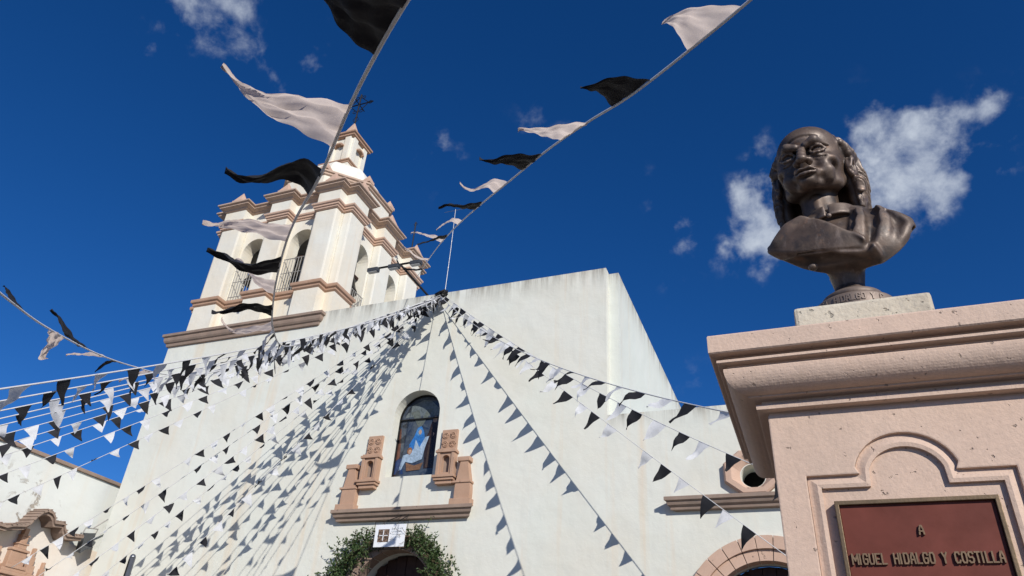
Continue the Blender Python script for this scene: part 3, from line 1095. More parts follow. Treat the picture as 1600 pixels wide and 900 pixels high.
GLYPH = {
    'M': [[(0, 0), (0, 1), (.5, .35), (1, 1), (1, 0)]], 'I': [[(.5, 0), (.5, 1)]],
    'G': [[(1, .8), (.8, 1), (.2, 1), (0, .8), (0, .2), (.2, 0), (.8, 0), (1, .2), (1, .48), (.55, .48)]],
    'U': [[(0, 1), (0, .2), (.2, 0), (.8, 0), (1, .2), (1, 1)]], 'E': [[(1, 1), (0, 1), (0, 0), (1, 0)], [(0, .5), (.75, .5)]],
    'L': [[(0, 1), (0, 0), (1, 0)]], 'H': [[(0, 0), (0, 1)], [(1, 0), (1, 1)], [(0, .5), (1, .5)]],
    'D': [[(0, 0), (0, 1), (.75, 1), (1, .78), (1, .22), (.75, 0), (0, 0)]],
    'A': [[(0, 0), (.12, .6), (.38, 1), (.62, 1), (.88, .6), (1, 0)], [(.1, .36), (.9, .36)]],
    'O': [[(.2, 0), (.8, 0), (1, .2), (1, .8), (.8, 1), (.2, 1), (0, .8), (0, .2), (.2, 0)]],
    'Y': [[(0, 1), (.5, .5), (1, 1)], [(.5, .5), (.5, 0)]], 'C': [[(1, .8), (.8, 1), (.2, 1), (0, .8), (0, .2), (.2, 0), (.8, 0), (1, .2)]],
    'S': [[(1, .85), (.8, 1), (.2, 1), (0, .82), (0, .65), (.2, .5), (.8, .5), (1, .35), (1, .18), (.8, 0), (.2, 0), (0, .15)]],
    'T': [[(0, 1), (1, 1)], [(.5, 1), (.5, 0)]], '.': [[(.3, .0), (.5, .0)]],
}


def raised_text(text, x0, width, z0, h, fn, stroke, thick, mat, parent, spacing=.34):
    """cast letters built stroke by stroke, each letter one mesh"""
    wid = lambda ch: {'I': .18, ' ': .55, 'M': .85, '.': .3}.get(ch, .62)
    total = sum(wid(ch) for ch in text) + spacing * (len(text) - 1)
    k = width / total
    x = x0
    for ch in text:
        wch = wid(ch) * k
        if ch in GLYPH:
            mb = MB()
            lay = 0
            for st in GLYPH[ch]:
                for (a, b), (c, d) in zip(st[:-1], st[1:]):
                    p = Vector((x + (a - (0 if ch != 'I' else .5)) * wch, z0 + b * h))
                    q = Vector((x + (c - (0 if ch != 'I' else .5)) * wch, z0 + d * h))
                    t = (q - p).normalized()
                    nn = Vector((-t.y, t.x)) * stroke / 2
                    p, q = p - t * stroke * .45, q + t * stroke * .45
                    lay += 1
                    mb.prism([(p - nn)[:], (q - nn)[:], (q + nn)[:], (p + nn)[:]], fn, -thick - .00012 * lay, .0)
            build('letter', mb, mat, parent)
        x += wch + spacing * k


fn_pl = lambda u, v, t: (u, pf + .0038 + t, v)
raised_text('MIGUEL HIDALGO Y COSTILLA', .0815, .338, 2.0575, .0245, fn_pl, .0038, .006, 'letters', plq)
raised_text('A', PX - .004, .0105, 2.128, .021, fn_pl, .0036, .006, 'letters', plq)

# cream block under the bust
BX, BYc = .243, 2.48
bb = MB().box(BX - .203, BX + .203, BYc - .21, BYc + .21, 2.693, 2.897)
bobj = build('stone_block', bb, 'block', None, bevel=.012, loc=(BX, BYc, 2.693))
tag(bobj, 'rough cream stone block between the bronze bust and pedestal cap', 'stone block')

# ------------------------------------------------------------------ bronze bust, modelled as a distance field and skinned
def surface_nets(Fd, org, h):
    s = Fd < 0
    nx, ny, nz = (d - 1 for d in Fd.shape)
    cnt = np.zeros((nx, ny, nz), np.uint8)
    for i in (0, 1):
        for j in (0, 1):
            for k in (0, 1):
                cnt += s[i:i + nx, j:j + ny, k:k + nz]
    act = (cnt > 0) & (cnt < 8)
    idx = np.full(act.shape, -1, np.int64)
    I = np.argwhere(act)
    idx[act] = np.arange(len(I))
    pos = np.zeros((len(I), 3))
    num = np.zeros(len(I))
    cor = {(i, j, k): Fd[I[:, 0] + i, I[:, 1] + j, I[:, 2] + k] for i in (0, 1) for j in (0, 1) for k in (0, 1)}
    for a in cor:
        for ax in range(3):
            if a[ax] == 0:
                b = list(a)
                b[ax] = 1
                fa, fb = cor[a], cor[tuple(b)]
                cross = (fa < 0) != (fb < 0)
                t = np.where(cross, fa / np.where(cross, fa - fb, 1), 0)
                p = np.zeros((len(I), 3))
                p[:] = a
                p[:, ax] += t
                pos[cross] += p[cross]
                num[cross] += 1
    pos = (I + pos / np.maximum(num, 1)[:, None]) * h + np.array(org)
    faces = []
    for ax in range(3):
        u, v = [(1, 2), (2, 0), (0, 1)][ax]
        sl0 = [slice(None)] * 3
        sl1 = [slice(None)] * 3
        sl0[ax], sl1[ax] = slice(0, -1), slice(1, None)
        d = s[tuple(sl0)].astype(np.int8) - s[tuple(sl1)].astype(np.int8)
        E_ = np.argwhere(d != 0)
        sg = d[tuple(E_.T)]
        ok = (E_[:, u] > 0) & (E_[:, v] > 0) & (E_[:, u] < act.shape[u]) & (E_[:, v] < act.shape[v])
        E_, sg = E_[ok], sg[ok]
        q = []
        for du, dv in ((-1, -1), (0, -1), (0, 0), (-1, 0)):
            e = E_.copy()
            e[:, u] += du
            e[:, v] += dv
            q.append(idx[tuple(e.T)])
        q = np.stack(q, 1)
        q[sg < 0] = q[sg < 0][:, ::-1]
        faces.append(q)
    return pos, np.concatenate(faces)


class Field:
    """signed distance on a grid; shapes are blended in their own neighbourhood"""

    def __init__(self, lo, hi, h):
        self.h = h
        self.ax = [np.arange(l, u + h, h, dtype=np.float32) for l, u in zip(lo, hi)]
        self.org = lo
        self.F = np.full([len(a) for a in self.ax], 1.0, np.float32)

    def sub(self, lo, hi):
        sl = []
        for a, l, u in zip(self.ax, lo, hi):
            i0 = max(0, int(np.searchsorted(a, l)) - 1)
            i1 = min(len(a), int(np.searchsorted(a, u)) + 1)
            sl.append(slice(i0, max(i1, i0 + 1)))
        sl = tuple(sl)
        X, Y, Z = np.meshgrid(self.ax[0][sl[0]], self.ax[1][sl[1]], self.ax[2][sl[2]], indexing='ij', sparse=True)
        return sl, X, Y, Z

    def blend(self, sl, d, k, cut=False):
        A = self.F[sl]
        if cut:
            d = -d
            h_ = np.clip(.5 - .5 * (A - d) / k, 0, 1) if k > 0 else None
            # smooth maximum
            r = A * (1 - h_) + d * h_ + k * h_ * (1 - h_)
        else:
            h_ = np.clip(.5 + .5 * (A - d) / k, 0, 1)
            r = A * (1 - h_) + d * h_ - k * h_ * (1 - h_)
        self.F[sl] = r

    def ell(self, c, r, k=.03, cut=False, rot=None):
        m = max(r) + k * 2 + .04
        sl, X, Y, Z = self.sub([c[i] - m for i in range(3)], [c[i] + m for i in range(3)])
        x, y, z = X - c[0], Y - c[1], Z - c[2]
        if rot is not None:
            Rm = np.array(rot)
            x, y, z = (Rm[0, 0] * x + Rm[1, 0] * y + Rm[2, 0] * z, Rm[0, 1] * x + Rm[1, 1] * y + Rm[2, 1] * z, Rm[0, 2] * x + Rm[1, 2] * y + Rm[2, 2] * z)
        k0 = np.sqrt((x / r[0]) ** 2 + (y / r[1]) ** 2 + (z / r[2]) ** 2)
        k1 = np.sqrt((x / r[0] ** 2) ** 2 + (y / r[1] ** 2) ** 2 + (z / r[2] ** 2) ** 2)
        self.blend(sl, k0 * (k0 - 1) / np.maximum(k1, 1e-6), k, cut)

    def cap(self, a, b, ra, rb=None, k=.03, cut=False):
        rb = ra if rb is None else rb
        a, b = np.array(a, float), np.array(b, float)
        m = max(ra, rb) + k * 2 + .03
        lo, hi = np.minimum(a, b) - m, np.maximum(a, b) + m
        sl, X, Y, Z = self.sub(lo, hi)
        ba = b - a
        L = max(1e-9, float(ba @ ba))
        t = np.clip(((X - a[0]) * ba[0] + (Y - a[1]) * ba[1] + (Z - a[2]) * ba[2]) / L, 0, 1)
        d = np.sqrt((X - a[0] - ba[0] * t) ** 2 + (Y - a[1] - ba[1] * t) ** 2 + (Z - a[2] - ba[2] * t) ** 2) - (ra + (rb - ra) * t)
        self.blend(sl, d, k, cut)

    def chain(self, pts, rs, k=.02, cut=False):
        if isinstance(rs, (int, float)):
            rs = [rs] * len(pts)
        for p, q, r0, r1 in zip(pts[:-1], pts[1:], rs[:-1], rs[1:]):
            self.cap(p, q, r0, r1, k, cut)

    def mesh(self):
        return surface_nets(self.F, self.org, self.h)


def make_head():
    """head, one unit from chin to crown, face towards -y; z = 0 at the chin"""
    f = Field((-.62, -.66, -.42), (.62, .72, 1.10), .0105)
    br = random.Random(5)
    f.ell((0, .08, .645), (.345, .425, .365), .02)
    f.ell((0, -.10, .735), (.260, .27, .20), .08)                  # forehead
    f.ell((0, -.09, .41), (.222, .282, .32), .07)                  # face
    for s in (-1, 1):
        f.chain([(s * .275, .07, .36), (s * .205, -.07, .185), (s * .075, -.262, .105)], [.055, .055, .055], .06)
        f.ell((s * .190, -.235, .395), (.10, .10, .085), .06)      # cheekbone
        f.ell((s * .225, -.060, .45), (.070, .17, .15), .07)       # temple and cheek side
        f.ell((s * .200, -.06, .28), (.055, .13, .12), .07)
        f.ell((s * .150, -.245, .235), (.080, .085, .11), .05)     # cheek
        f.ell((s * .245, -.27, .25), (.035, .05, .075), .09, cut=True)
    f.ell((0, -.322, .105), (.080, .078, .066), .04)               # chin
    f.cap((0, .10, -.42), (0, .05, .20), .172, .180, .05)           # neck
    f.cap((0, -.095, -.10), (0, -.10, .0), .055, .05, .06)         # throat
    # eye hollows, brows
    for s in (-1, 1):
        f.ell((s * .138, -.440, .503), (.100, .118, .068), .04, cut=True)
        f.ell((s * .052, -.43, .50), (.035, .055, .05), .04, cut=True)
        f.chain([(s * .050, -.410, .562), (s * .13, -.405, .592), (s * .235, -.295, .565)], [.038, .040, .018], .045)
        f.ell((s * .137, -.316, .494), (.064, .062, .058), .012)
        # lids
        f.chain([(s * .072, -.372, .500), (s * .10, -.388, .527), (s * .14, -.393, .538), (s * .18, -.378, .528), (s * .215, -.345, .497)], [.011, .014, .015, .014, .011], .012)
        f.chain([(s * .075, -.370, .485), (s * .11, -.380, .462), (s * .15, -.380, .457), (s * .19, -.363, .468), (s * .213, -.345, .49)], .0070, .022)
        f.ell((s * .137, -.392, .496), (.020, .016, .021), .008, cut=True)
        # bags under the eyes
        f.chain([(s * .08, -.352, .440), (s * .14, -.340, .415), (s * .20, -.315, .43)], .014, .045)
        f.chain([(s * .088, -.372, .425), (s * .15, -.358, .392), (s * .20, -.326, .405)], .008, .018, cut=True)
    f.cap((0, -.41, .60), (0, -.40, .655), .012, .008, .02, cut=True)    # frown
    for s in (-1, 1):
        f.cap((s * .035, -.408, .585), (s * .032, -.40, .64), .009, .006, .015, cut=True)
    for z, w_ in ((.70, .15),):
        pts = []
        for x in np.linspace(-w_, w_, 11):
            zz = z + .014 * math.cos(x * 17)
            pts.append((x, -.108 - .27 * math.sqrt(1 - (x / .26) ** 2 - ((zz - .735) / .20) ** 2), zz))
        f.chain(pts, .006, .020, cut=True)
    # nose
    f.chain([(0, -.375, .565), (0, -.420, .48), (0, -.460, .40), (0, -.482, .335)], [.034, .038, .042, .046], .024)
    f.ell((0, -.487, .318), (.048, .042, .040), .025)
    for s in (-1, 1):
        f.ell((s * .060, -.435, .312), (.036, .050, .036), .020)
        f.ell((s * .032, -.462, .278), (.016, .026, .018), .010, cut=True)
        f.chain([(s * .115, -.425, .33), (s * .150, -.388, .26), (s * .160, -.352, .17), (s * .145, -.325, .11)], [.014, .020, .018, .010], .016, cut=True)
        f.chain([(s * .165, -.300, .33), (s * .190, -.265, .24), (s * .178, -.245, .15)], [.030, .034, .026], .08)
    # mouth
    f.ell((0, -.340, .20), (.130, .080, .09), .05)
    f.chain([(-.105, -.398, .196), (-.05, -.432, .222), (0, -.437, .216), (.05, -.432, .222), (.105, -.398, .196)], [.010, .018, .019, .018, .010], .012)
    f.chain([(-.09, -.398, .170), (-.04, -.425, .152), (0, -.430, .150), (.04, -.425, .152), (.09, -.398, .170)], [.012, .024, .027, .024, .012], .014)
    f.chain([(-.108, -.412, .187), (-.05, -.455, .187), (.05, -.455, .187), (.108, -.412, .187)], [.012, .022, .022, .012], .006, cut=True)
    f.cap((-.05, -.412, .128), (.05, -.412, .128), .022, .022, .02, cut=True)
    f.cap((0, -.452, .262), (0, -.448, .232), .010, .012, .014, cut=True)
    for s in (-1, 1):
        f.ell((s * .128, -.385, .170), (.016, .02, .03), .02, cut=True)
    # ears
    for s in (-1, 1):
        f.ell((s * .345, .015, .435), (.032, .075, .125), .02)
        f.chain([(s * .365, -.045, .40), (s * .385, -.03, .50), (s * .385, .03, .545), (s * .385, .085, .50), (s * .38, .08, .40), (s * .365, .02, .33)], [.016, .020, .022, .022, .020, .024], .012)
        f.ell((s * .392, .015, .44), (.028, .042, .07), .015, cut=True)
        f.ell((s * .365, .0, .325), (.024, .036, .04), .015)
    # hair: bare crown, long locks swept back from the temples to the collar
    for s in (-1, 1):
        f.ell((s * .325, .25, .52), (.075, .15, .26), .05)
        f.ell((s * .335, .20, .22), (.080, .15, .30), .06)
        f.ell((s * .24, .34, .22), (.18, .15, .42), .06)
    f.ell((0, .42, .36), (.27, .12, .44), .06)
    for s in (-1, 1):
        locks = []
        for k in range(18):
            q = k / 17
            y0 = -.13 + .36 * q + br.uniform(-.02, .02)
            z0 = .58 + .30 * ((k * 7) % 18) / 17 + y0 * .12
            x0 = .330 - .60 * max(0, z0 - .66) ** 1.2
            ye = -.02 + .42 * q + br.uniform(-.04, .04)
            ze = -.06 + .30 * ((k * 5) % 18) / 17
            xe = .380 - .70 * max(0, ye - .24) + br.uniform(-.02, .02)
            ph, am = br.uniform(0, 6.28), br.uniform(.018, .034)
            pts, rs = [], []
            for i in range(11):
                t = i / 10
                y = y0 + (ye - y0) * t ** .65 + .10 * math.sin(math.pi * t) + am * math.sin(8 * t + ph)
                z = z0 + (ze - z0) * t ** 1.4
                x = x0 + (xe - x0) * t ** .8 + .030 * math.sin(math.pi * t) + am * .35 * math.sin(9 * t + ph * 2)
                if .26 < z < .60:
                    y = max(y, .185 + .02 * math.sin(k))
                elif z <= .26:
                    y = max(y, .06 + .03 * math.sin(k * 3))
                pts.append((s * x, y, z))
                rs.append((.020 + .034 * math.sin(math.pi * min(1, t * .82 + .10))) * (1 - .62 * max(0.0, t - .55) / .45))
            locks.append((pts, rs))
            f.chain(pts, rs, .026)
    for k in range(30):                                            # back of the head
        x0 = br.uniform(-.30, .30)
        xe = x0 * 1.1 + br.uniform(-.05, .05)
        pts = [(x0 + (xe - x0) * t + .02 * math.sin(9 * t + k), .18 + .36 * math.sin(min(1, t * 1.2) * math.pi / 2) - .10 * t * t, .93 - 1.05 * t ** 1.25) for t in np.linspace(0, 1, 9)]
        f.chain(pts, [.012, .02, .026, .03, .03, .03, .03, .026, .018], .014)
    X, Y, Z = np.meshgrid(*f.ax, indexing='ij', sparse=True)       # combed strands
    ax_ = np.abs(X)
    region = np.clip((ax_ - .325) / .03, 0, 1) * np.clip((Y - .10) / .03, 0, 1)
    region = np.maximum(region, np.clip((ax_ - .29) / .03, 0, 1) * np.clip((Z - .60) / .03, 0, 1) * np.clip((Y + .12) / .04, 0, 1))
    region = np.maximum(region, np.clip((Y - .28) / .04, 0, 1))
    region = np.maximum(region, np.clip((ax_ - .36) / .03, 0, 1) * np.clip((.27 - Z) / .04, 0, 1))
    q = Y * .84 + Z * .46 + .045 * np.sin(9 * Z + 4 * Y + 6 * X) + .014 * np.sin(27 * Z + 12 * Y)
    f.F += (region * (.0140 * np.sin(2 * np.pi * q / .070) + .005 * np.sin(2 * np.pi * q / .034 + 2 + 9 * X))).astype(np.float32)
    return f.mesh()


def smooth_poly(x, z, poly, soft):
    """soft mask, 1 inside the polygon and 0 outside"""
    px = np.array([p[0] for p in poly])
    pz = np.array([p[1] for p in poly])
    d = np.full(np.broadcast(x, z).shape, 9.0, np.float32)
    inside = np.zeros(d.shape, bool)
    for i in range(len(poly)):
        j = (i + 1) % len(poly)
        ex, ez = px[j] - px[i], pz[j] - pz[i]
        wx, wz = x - px[i], z - pz[i]
        t = np.clip((wx * ex + wz * ez) / (ex * ex + ez * ez), 0, 1)
        d = np.minimum(d, np.hypot(wx - ex * t, wz - ez * t))
        c = ((pz[i] <= z) & (pz[j] > z)) | ((pz[j] <= z) & (pz[i] > z))
        xi = px[i] + (z - pz[i]) / (ez if abs(ez) > 1e-9 else 1e-9) * ex
        inside ^= (c & (x < xi))
    sd = np.where(inside, d, -d)
    return np.clip(sd / soft + .5, 0, 1)


def make_torso():
    """chest and coat in metres, origin at the middle of the stone block's top, front towards -y"""
    f = Field((-.33, -.22, .10), (.33, .22, .56), .0042)
    f.ell((0, .025, .33), (.225, .135, .19), .02)
    f.ell((-.155, .035, .335), (.130, .105, .100), .05)
    f.ell((.160, .035, .320), (.130, .105, .105), .05)
    f.cap((-.05, .03, .45), (-.21, .03, .360), .070, .050, .04)
    f.cap((.06, .03, .455), (.22, .03, .345), .074, .050, .04)
    f.cap((0, .03, .34), (-.005, .02, .455), .10, .070, .03)
    X, Y, Z = np.meshgrid(*f.ax, indexing='ij', sparse=True)
    fr = np.clip((.06 - Y) / .06, 0, 1)
    x2, z2 = (X + 0 * Y[:, :, :1] * 0)[:, 0, :] + 0 * Z[:, 0, :], Z[:, 0, :] + 0 * X[:, 0, :]

    def press(poly, amount, soft):
        m = smooth_poly(x2, z2, poly, soft)[:, None, :]
        for _ in range(2):                                         # soften the edge of the mask
            m[1:-1] = (m[:-2] + 2 * m[1:-1] + m[2:]) / 4
            m[:, :, 1:-1] = (m[:, :, :-2] + 2 * m[:, :, 1:-1] + m[:, :, 2:]) / 4
        f.F -= (m * fr * amount).astype(np.float32)

    # coat turned over on the viewer's left, lapel on the right, shirt front sunk between them
    press([(-.275, .315), (-.19, .43), (-.125, .452), (-.06, .405), (.02, .33), (.085, .268), (.105, .222), (.03, .222), (-.10, .250), (-.18, .275)], .040, .016)
    press([(-.27, .34), (-.19, .45), (-.11, .47), (-.085, .44), (-.15, .40), (-.22, .33)], .010, .03)
    press([(.062, .462), (.098, .462), (.100, .39), (.082, .30), (.066, .262), (.026, .325), (.040, .39)], .020, .014)
    press([(.116, .48), (.17, .45), (.245, .385), (.25, .33), (.20, .23), (.10, .165), (.075, .225), (.092, .29), (.120, .39)], .034, .012)
    press([(-.30, .30), (-.24, .295), (-.18, .268), (-.10, .243), (.03, .214), (.098, .205), (.07, .12), (-.15, .12)], -.040, .010)
    press([(-.078, .46), (.050, .46), (.022, .335), (.0, .345)], -.026, .010)
    f.chain([(.112, -.045, .485), (.113, -.092, .43), (.104, -.118, .36), (.088, -.132, .30), (.072, -.140, .255)], [.015, .022, .020, .015, .008], .012, cut=True)
    f.chain([(.050, -.078, .455), (.043, -.104, .41), (.031, -.118, .36), (.022, -.126, .325)], [.012, .016, .013, .007], .010, cut=True)
    f.chain([(-.012, -.076, .45), (-.014, -.083, .40), (-.010, -.086, .36)], .004, .003, cut=True)
    # folds
    for pts in ([(.16, -.075, .43), (.185, -.10, .36), (.16, -.13, .27)], [(.225, -.05, .38), (.235, -.07, .32), (.20, -.10, .25)]):
        f.chain(pts, [.004, .008, .004], .03, cut=True)
    f.chain([(-.245, -.045, .325), (-.15, -.108, .280), (-.05, -.138, .254), (.05, -.135, .244)], .0045, .004, cut=True)
    f.chain([(-.245, -.02, .295), (-.15, -.078, .248), (-.05, -.108, .220), (.04, -.112, .205)], [.016, .034, .036, .020], .006, cut=True)
    # standing collar
    cyl = np.sqrt((X + .008) ** 2 + (Y - .012) ** 2)
    zc_ = .482 - .10 * (Y - .012) * .0 + .05 * (X + .008) + .06 * Y
    band = np.maximum(np.abs(cyl - (.0835 - .10 * (Z - .48))) - .0065, np.abs(Z - zc_) - .026)
    notch = np.maximum(np.abs(X + .030) - .005, Y)                 # where the collar closes in front
    band = np.maximum(band, -notch)
    f.F = np.minimum(f.F, band.astype(np.float32))
    f.ell((-.028, -.098, .432), (.0105, .009, .0105), .003)       # shirt button
    # buttons of the coat
    f.ell((-.112, -.078, .232), (.018, .018, .012), .004)
        # cut away below along a sweeping curve and behind
    zb = .138 + 2.35 * np.abs(X + .01) ** 2 + .92 * np.clip(Y + .12, 0, 1)
    f.F = np.maximum(f.F, (zb - Z) * .8)
    f.F = np.maximum(f.F, Y - .115)
    # stem joining the socle
    f.cap((0, .012, .15), (0, .0, .30), .046, .070, .03)
    for ax_i in range(3):                                          # take the saw marks out
        G = f.F.copy()
        a_, b_, c_ = ([slice(None)] * 3 for _ in range(3))
        a_[ax_i], b_[ax_i], c_[ax_i] = slice(0, -2), slice(1, -1), slice(2, None)
        G[tuple(b_)] = (f.F[tuple(a_)] + 2 * f.F[tuple(b_)] + f.F[tuple(c_)]) / 4
        f.F = G
    return f.mesh()


HEAD_U = .385
HEAD_AT = Vector((-.046, .000, .520))
HEAD_YAW, HEAD_PITCH, HEAD_ROLL = math.radians(-13), math.radians(3), math.radians(0)
BUST_O = Vector((BX, BYc, 2.897))
bust = thing('bronze_bust', 'dark bronze bust of a long-haired man in a turned-down coat on the pedestal', 'bust', tuple(BUST_O))


def mesh_np(name, V, Fc, mat, parent):
    me = bpy.data.meshes.new(name)
    me.vertices.add(len(V))
    me.vertices.foreach_set('co', V.astype(np.float32).ravel())
    me.loops.add(Fc.size)
    me.loops.foreach_set('vertex_index', Fc.astype(np.int32).ravel())
    me.polygons.add(len(Fc))
    me.polygons.foreach_set('loop_start', np.arange(0, Fc.size, 4, dtype=np.int32))
    me.polygons.foreach_set('use_smooth', np.ones(len(Fc), bool))
    me.update(calc_edges=True)
    me.validate()
    me.materials.append(MAT[mat])
    o = bpy.data.objects.new(name, me)
    COL.objects.link(o)
    o.parent = parent
    ORIGIN[o.name] = ORIGIN[parent.name]
    return o


hv, hf = make_head()
_w = np.clip((.22 - hv[:, 1]) / .27, 0, 1)
_w = _w * _w * (3 - 2 * _w)
hv[:, 2] += _w * .20 * np.clip(.45 - hv[:, 2], 0, .45)             # short lower face
RM = np.array((Matrix.Rotation(HEAD_YAW, 3, 'Z') @ Matrix.Rotation(HEAD_PITCH, 3, 'X') @ Matrix.Rotation(HEAD_ROLL, 3, 'Y')))
hv = (hv * HEAD_U) @ RM.T + np.array(HEAD_AT)
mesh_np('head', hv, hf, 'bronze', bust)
tv, tf = make_torso()
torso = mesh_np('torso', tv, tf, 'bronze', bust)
so = MB().lathe([(.130, 0.001), (.1365, .006), (.137, .080), (.134, .087), (.126, .090), (.106, .094), (.100, .100), (.103, .112), (.101, .124), (.090, .132), (.070, .140), (.056, .156), (.050, .178), (.054, .20), (.060, .23)],
                (BUST_O.x, BUST_O.y + .012, BUST_O.z), 48)
soc = build('socle', so, 'bronze', bust, smooth=True)
# cast lettering round the front of the socle
cc = (BUST_O.x, BUST_O.y + .012)
fn_s = lambda u, v, t: (cc[0] + (.1368 - t) * math.sin(u / .137), cc[1] - (.1368 - t) * math.cos(u / .137), v)
raised_text('M. HIDALGO Y C.', -.115, .215, BUST_O.z + .054, .021, fn_s, .0045, .0022, 'bronze', soc, spacing=.30)



# ------------------------------------------------------------------ bunting
def pennant_mesh(name, mat, nu, nv, seed):
    """unit pennant: base on x from -.5 to .5, tip at y = 1, waves in z"""
    r = random.Random(seed)
    a1, p1, f1 = r.uniform(.05, .14), r.uniform(0, 6.28), r.uniform(.7, 1.3)
    a2, p2 = r.uniform(.03, .08), r.uniform(0, 6.28)
    bend, curl, skew = r.uniform(-.25, .35), r.uniform(-.5, .5), r.uniform(-.28, .28)
    vs, fs = [], []
    for j in range(nv + 1):
        v = j / nv
        wd = 1 - .96 * v
        for i in range(nu + 1):
            u = i / nu - .5
            x = u * wd + skew * v * v
            z = a1 * math.sin(2 * math.pi * f1 * v + p1 + u * 1.5) * v ** .6 + a2 * math.sin(9 * u + p2) * (1 - v) * v * 2 + bend * v * v + curl * u * v * (1 - v)
            y = v - .10 * abs(bend) * v ** 3
            vs.append((x, y, z))
    for j in range(nv):
        for i in range(nu):
            k = j * (nu + 1) + i
            fs.append((k, k + 1, k + nu + 2, k + nu + 1))
    me = bpy.data.meshes.new(name)
    me.from_pydata(vs, [], fs)
    me.polygons.foreach_set('use_smooth', [True] * len(me.polygons))
    me.materials.append(MAT[mat])
    return me


FAR = {c: [pennant_mesh('pennant_' + c, c + ('_plastic' if c == 'white' else '_cloth'), 3, 5, 11 * k + (0 if c == 'white' else 400)) for k in range(12)] for c in ('white', 'black')}
NEAR = {c: [pennant_mesh('pennant_' + c, c + '_cloth', 8, 14, 17 * k + (3 if c == 'white' else 700)) for k in range(12)] for c in ('white', 'black')}


def spline(pts, n):
    """Catmull-Rom curve through pts"""
    P = [pts[0] * 2 - pts[1]] + pts + [pts[-1] * 2 - pts[-2]]
    out = []
    for i in range(1, len(P) - 2):
        for k in range(n):
            t = k / n
            out.append(.5 * ((2 * P[i]) + (P[i + 1] - P[i - 1]) * t + (2 * P[i - 1] - 5 * P[i] + 4 * P[i + 1] - P[i + 2]) * t * t
                             + (3 * P[i] - P[i - 1] - 3 * P[i + 1] + P[i + 2]) * t ** 3))
    out.append(P[-2])
    return out


def bunting(path, label, size=.27, length=.33, step=.43, wind=(-.62, .10, -.62), near=False, cord=.009, start=.35, jitter=.3, first=0, seed=0):
    r = random.Random(seed * 13 + 5)
    root = thing('bunting_string', label, 'bunting', tuple(path[0]), 'strings of black and white pennants tied to the church')
    p0 = path[0]
    build('cord', MB().tube(path, cord, 5 if not near else 6), 'ribbon', root, smooth=True)
    cum = [0.0]
    for a, b in zip(path[:-1], path[1:]):
        cum.append(cum[-1] + (b - a).length)
    s, k = start, first
    while s < cum[-1] - .1:
        i = max(j for j in range(len(cum)) if cum[j] <= s)
        i = min(i, len(path) - 2)
        f_ = (s - cum[i]) / max(1e-6, cum[i + 1] - cum[i])
        p = path[i].lerp(path[i + 1], f_)
        t = (path[i + 1] - path[i]).normalized()
        if r.random() < .5 and not near:
            t = -t
        jit = jitter * (1 + 1.3 * max(0.0, 1 - s / 6.5))            # tangled where the strings run together
        wd = Vector(wind) + Vector((r.uniform(-1, 1), r.uniform(-1, 1), r.uniform(-1, 1))) * jit
        wd = (wd - t * wd.dot(t) * .85)
        wd.normalize()
        n = t.cross(wd).normalized()
        w_, L = size * r.uniform(.78, 1.12), length * r.uniform(.72, 1.18)
        c = 'black' if k % 2 else 'white'
        if not near and r.random() < .04:          # a few have torn off
            s, k = s + step, k + 1
            continue
        me = r.choice((NEAR if near else FAR)[c])
        o = bpy.data.objects.new('pennant', me)
        COL.objects.link(o)
        o.parent = root
        q = p - p0
        o.matrix_local = Matrix(((t.x * w_, wd.x * L, n.x * L, q.x), (t.y * w_, wd.y * L, n.y * L, q.y), (t.z * w_, wd.z * L, n.z * L, q.z), (0, 0, 0, 1)))
        s += step * r.uniform(.74, 1.22)
        k += 1
    return root


APEX = at_y(690, 463, 14.88)


def sagging(end, sag, over=1.25, n=36, jit=0.0, apex=APEX):
    lift = Vector((0, 0, 4 * sag * (1 / over) * (1 - 1 / over)))
    full = apex + (end + lift - apex) * over
    a = apex + Vector((random.uniform(-.12, .12), random.uniform(-.06, 0), random.uniform(-.12, .05)))
    out = []
    for k in range(n + 1):
        t = k / n
        p = a.lerp(full, t)
        p.z -= 4 * sag * t * (1 - t)
        out.append(p)
    return out


LEFT = [  # pixel and distance of one point of each string, sag, how it is told from the others
    ((0, 605), 2.9, .42, 1.4, 'highest nearly level string of pennants running off the left edge'),
    ((0, 626), 3.8, .40, 1.4, 'second nearly level pennant string from the top at the left edge'),
    ((0, 640), 4.4, .38, 1.4, 'pennant string between the second and third ones down at the left edge'),
    ((0, 656), 4.9, .36, 1.4, 'third pennant string from the top at the left edge, across blue sky'),
    ((0, 664), 6.1, .32, 1.35, 'fourth pennant string from the top at the left edge, across blue sky'),
    ((0, 678), 7.3, .28, 1.35, 'fifth pennant string down at the left edge, just over the chapel coping'),
    ((0, 695), 7.9, .24, 1.3, 'pennant string leaving the left edge right above the chapel roof line'),
    ((0, 713), 8.4, .20, 1.3, 'pennant string crossing the chapel coping nearest the left edge'),
    ((0, 742), 9.3, .14, 1.25, 'pennant string crossing the middle of the chapel coping'),
    ((0, 786), 10.3, .10, 1.2, 'pennant string crossing the chapel coping close to the church corner'),
    ((176, 790), 12.3, .08, 1.25, 'pennant string slanting low across the church corner to the chapel hood'),
    ((90, 880), 12.2, .08, 1.15, 'steep pennant string ending at the church corner below the wall floodlight'),
    ((128, 890), 11.0, .10, 1.2, 'steep pennant string slanting over the lower left church wall'),
    ((255, 905), 12.4, .08, 1.2, 'steep pennant string ending beside the slim steel post'),
    ((200, 866), 13.4, .06, 1.2, 'steep pennant string hanging close to the lower left church wall'),
]
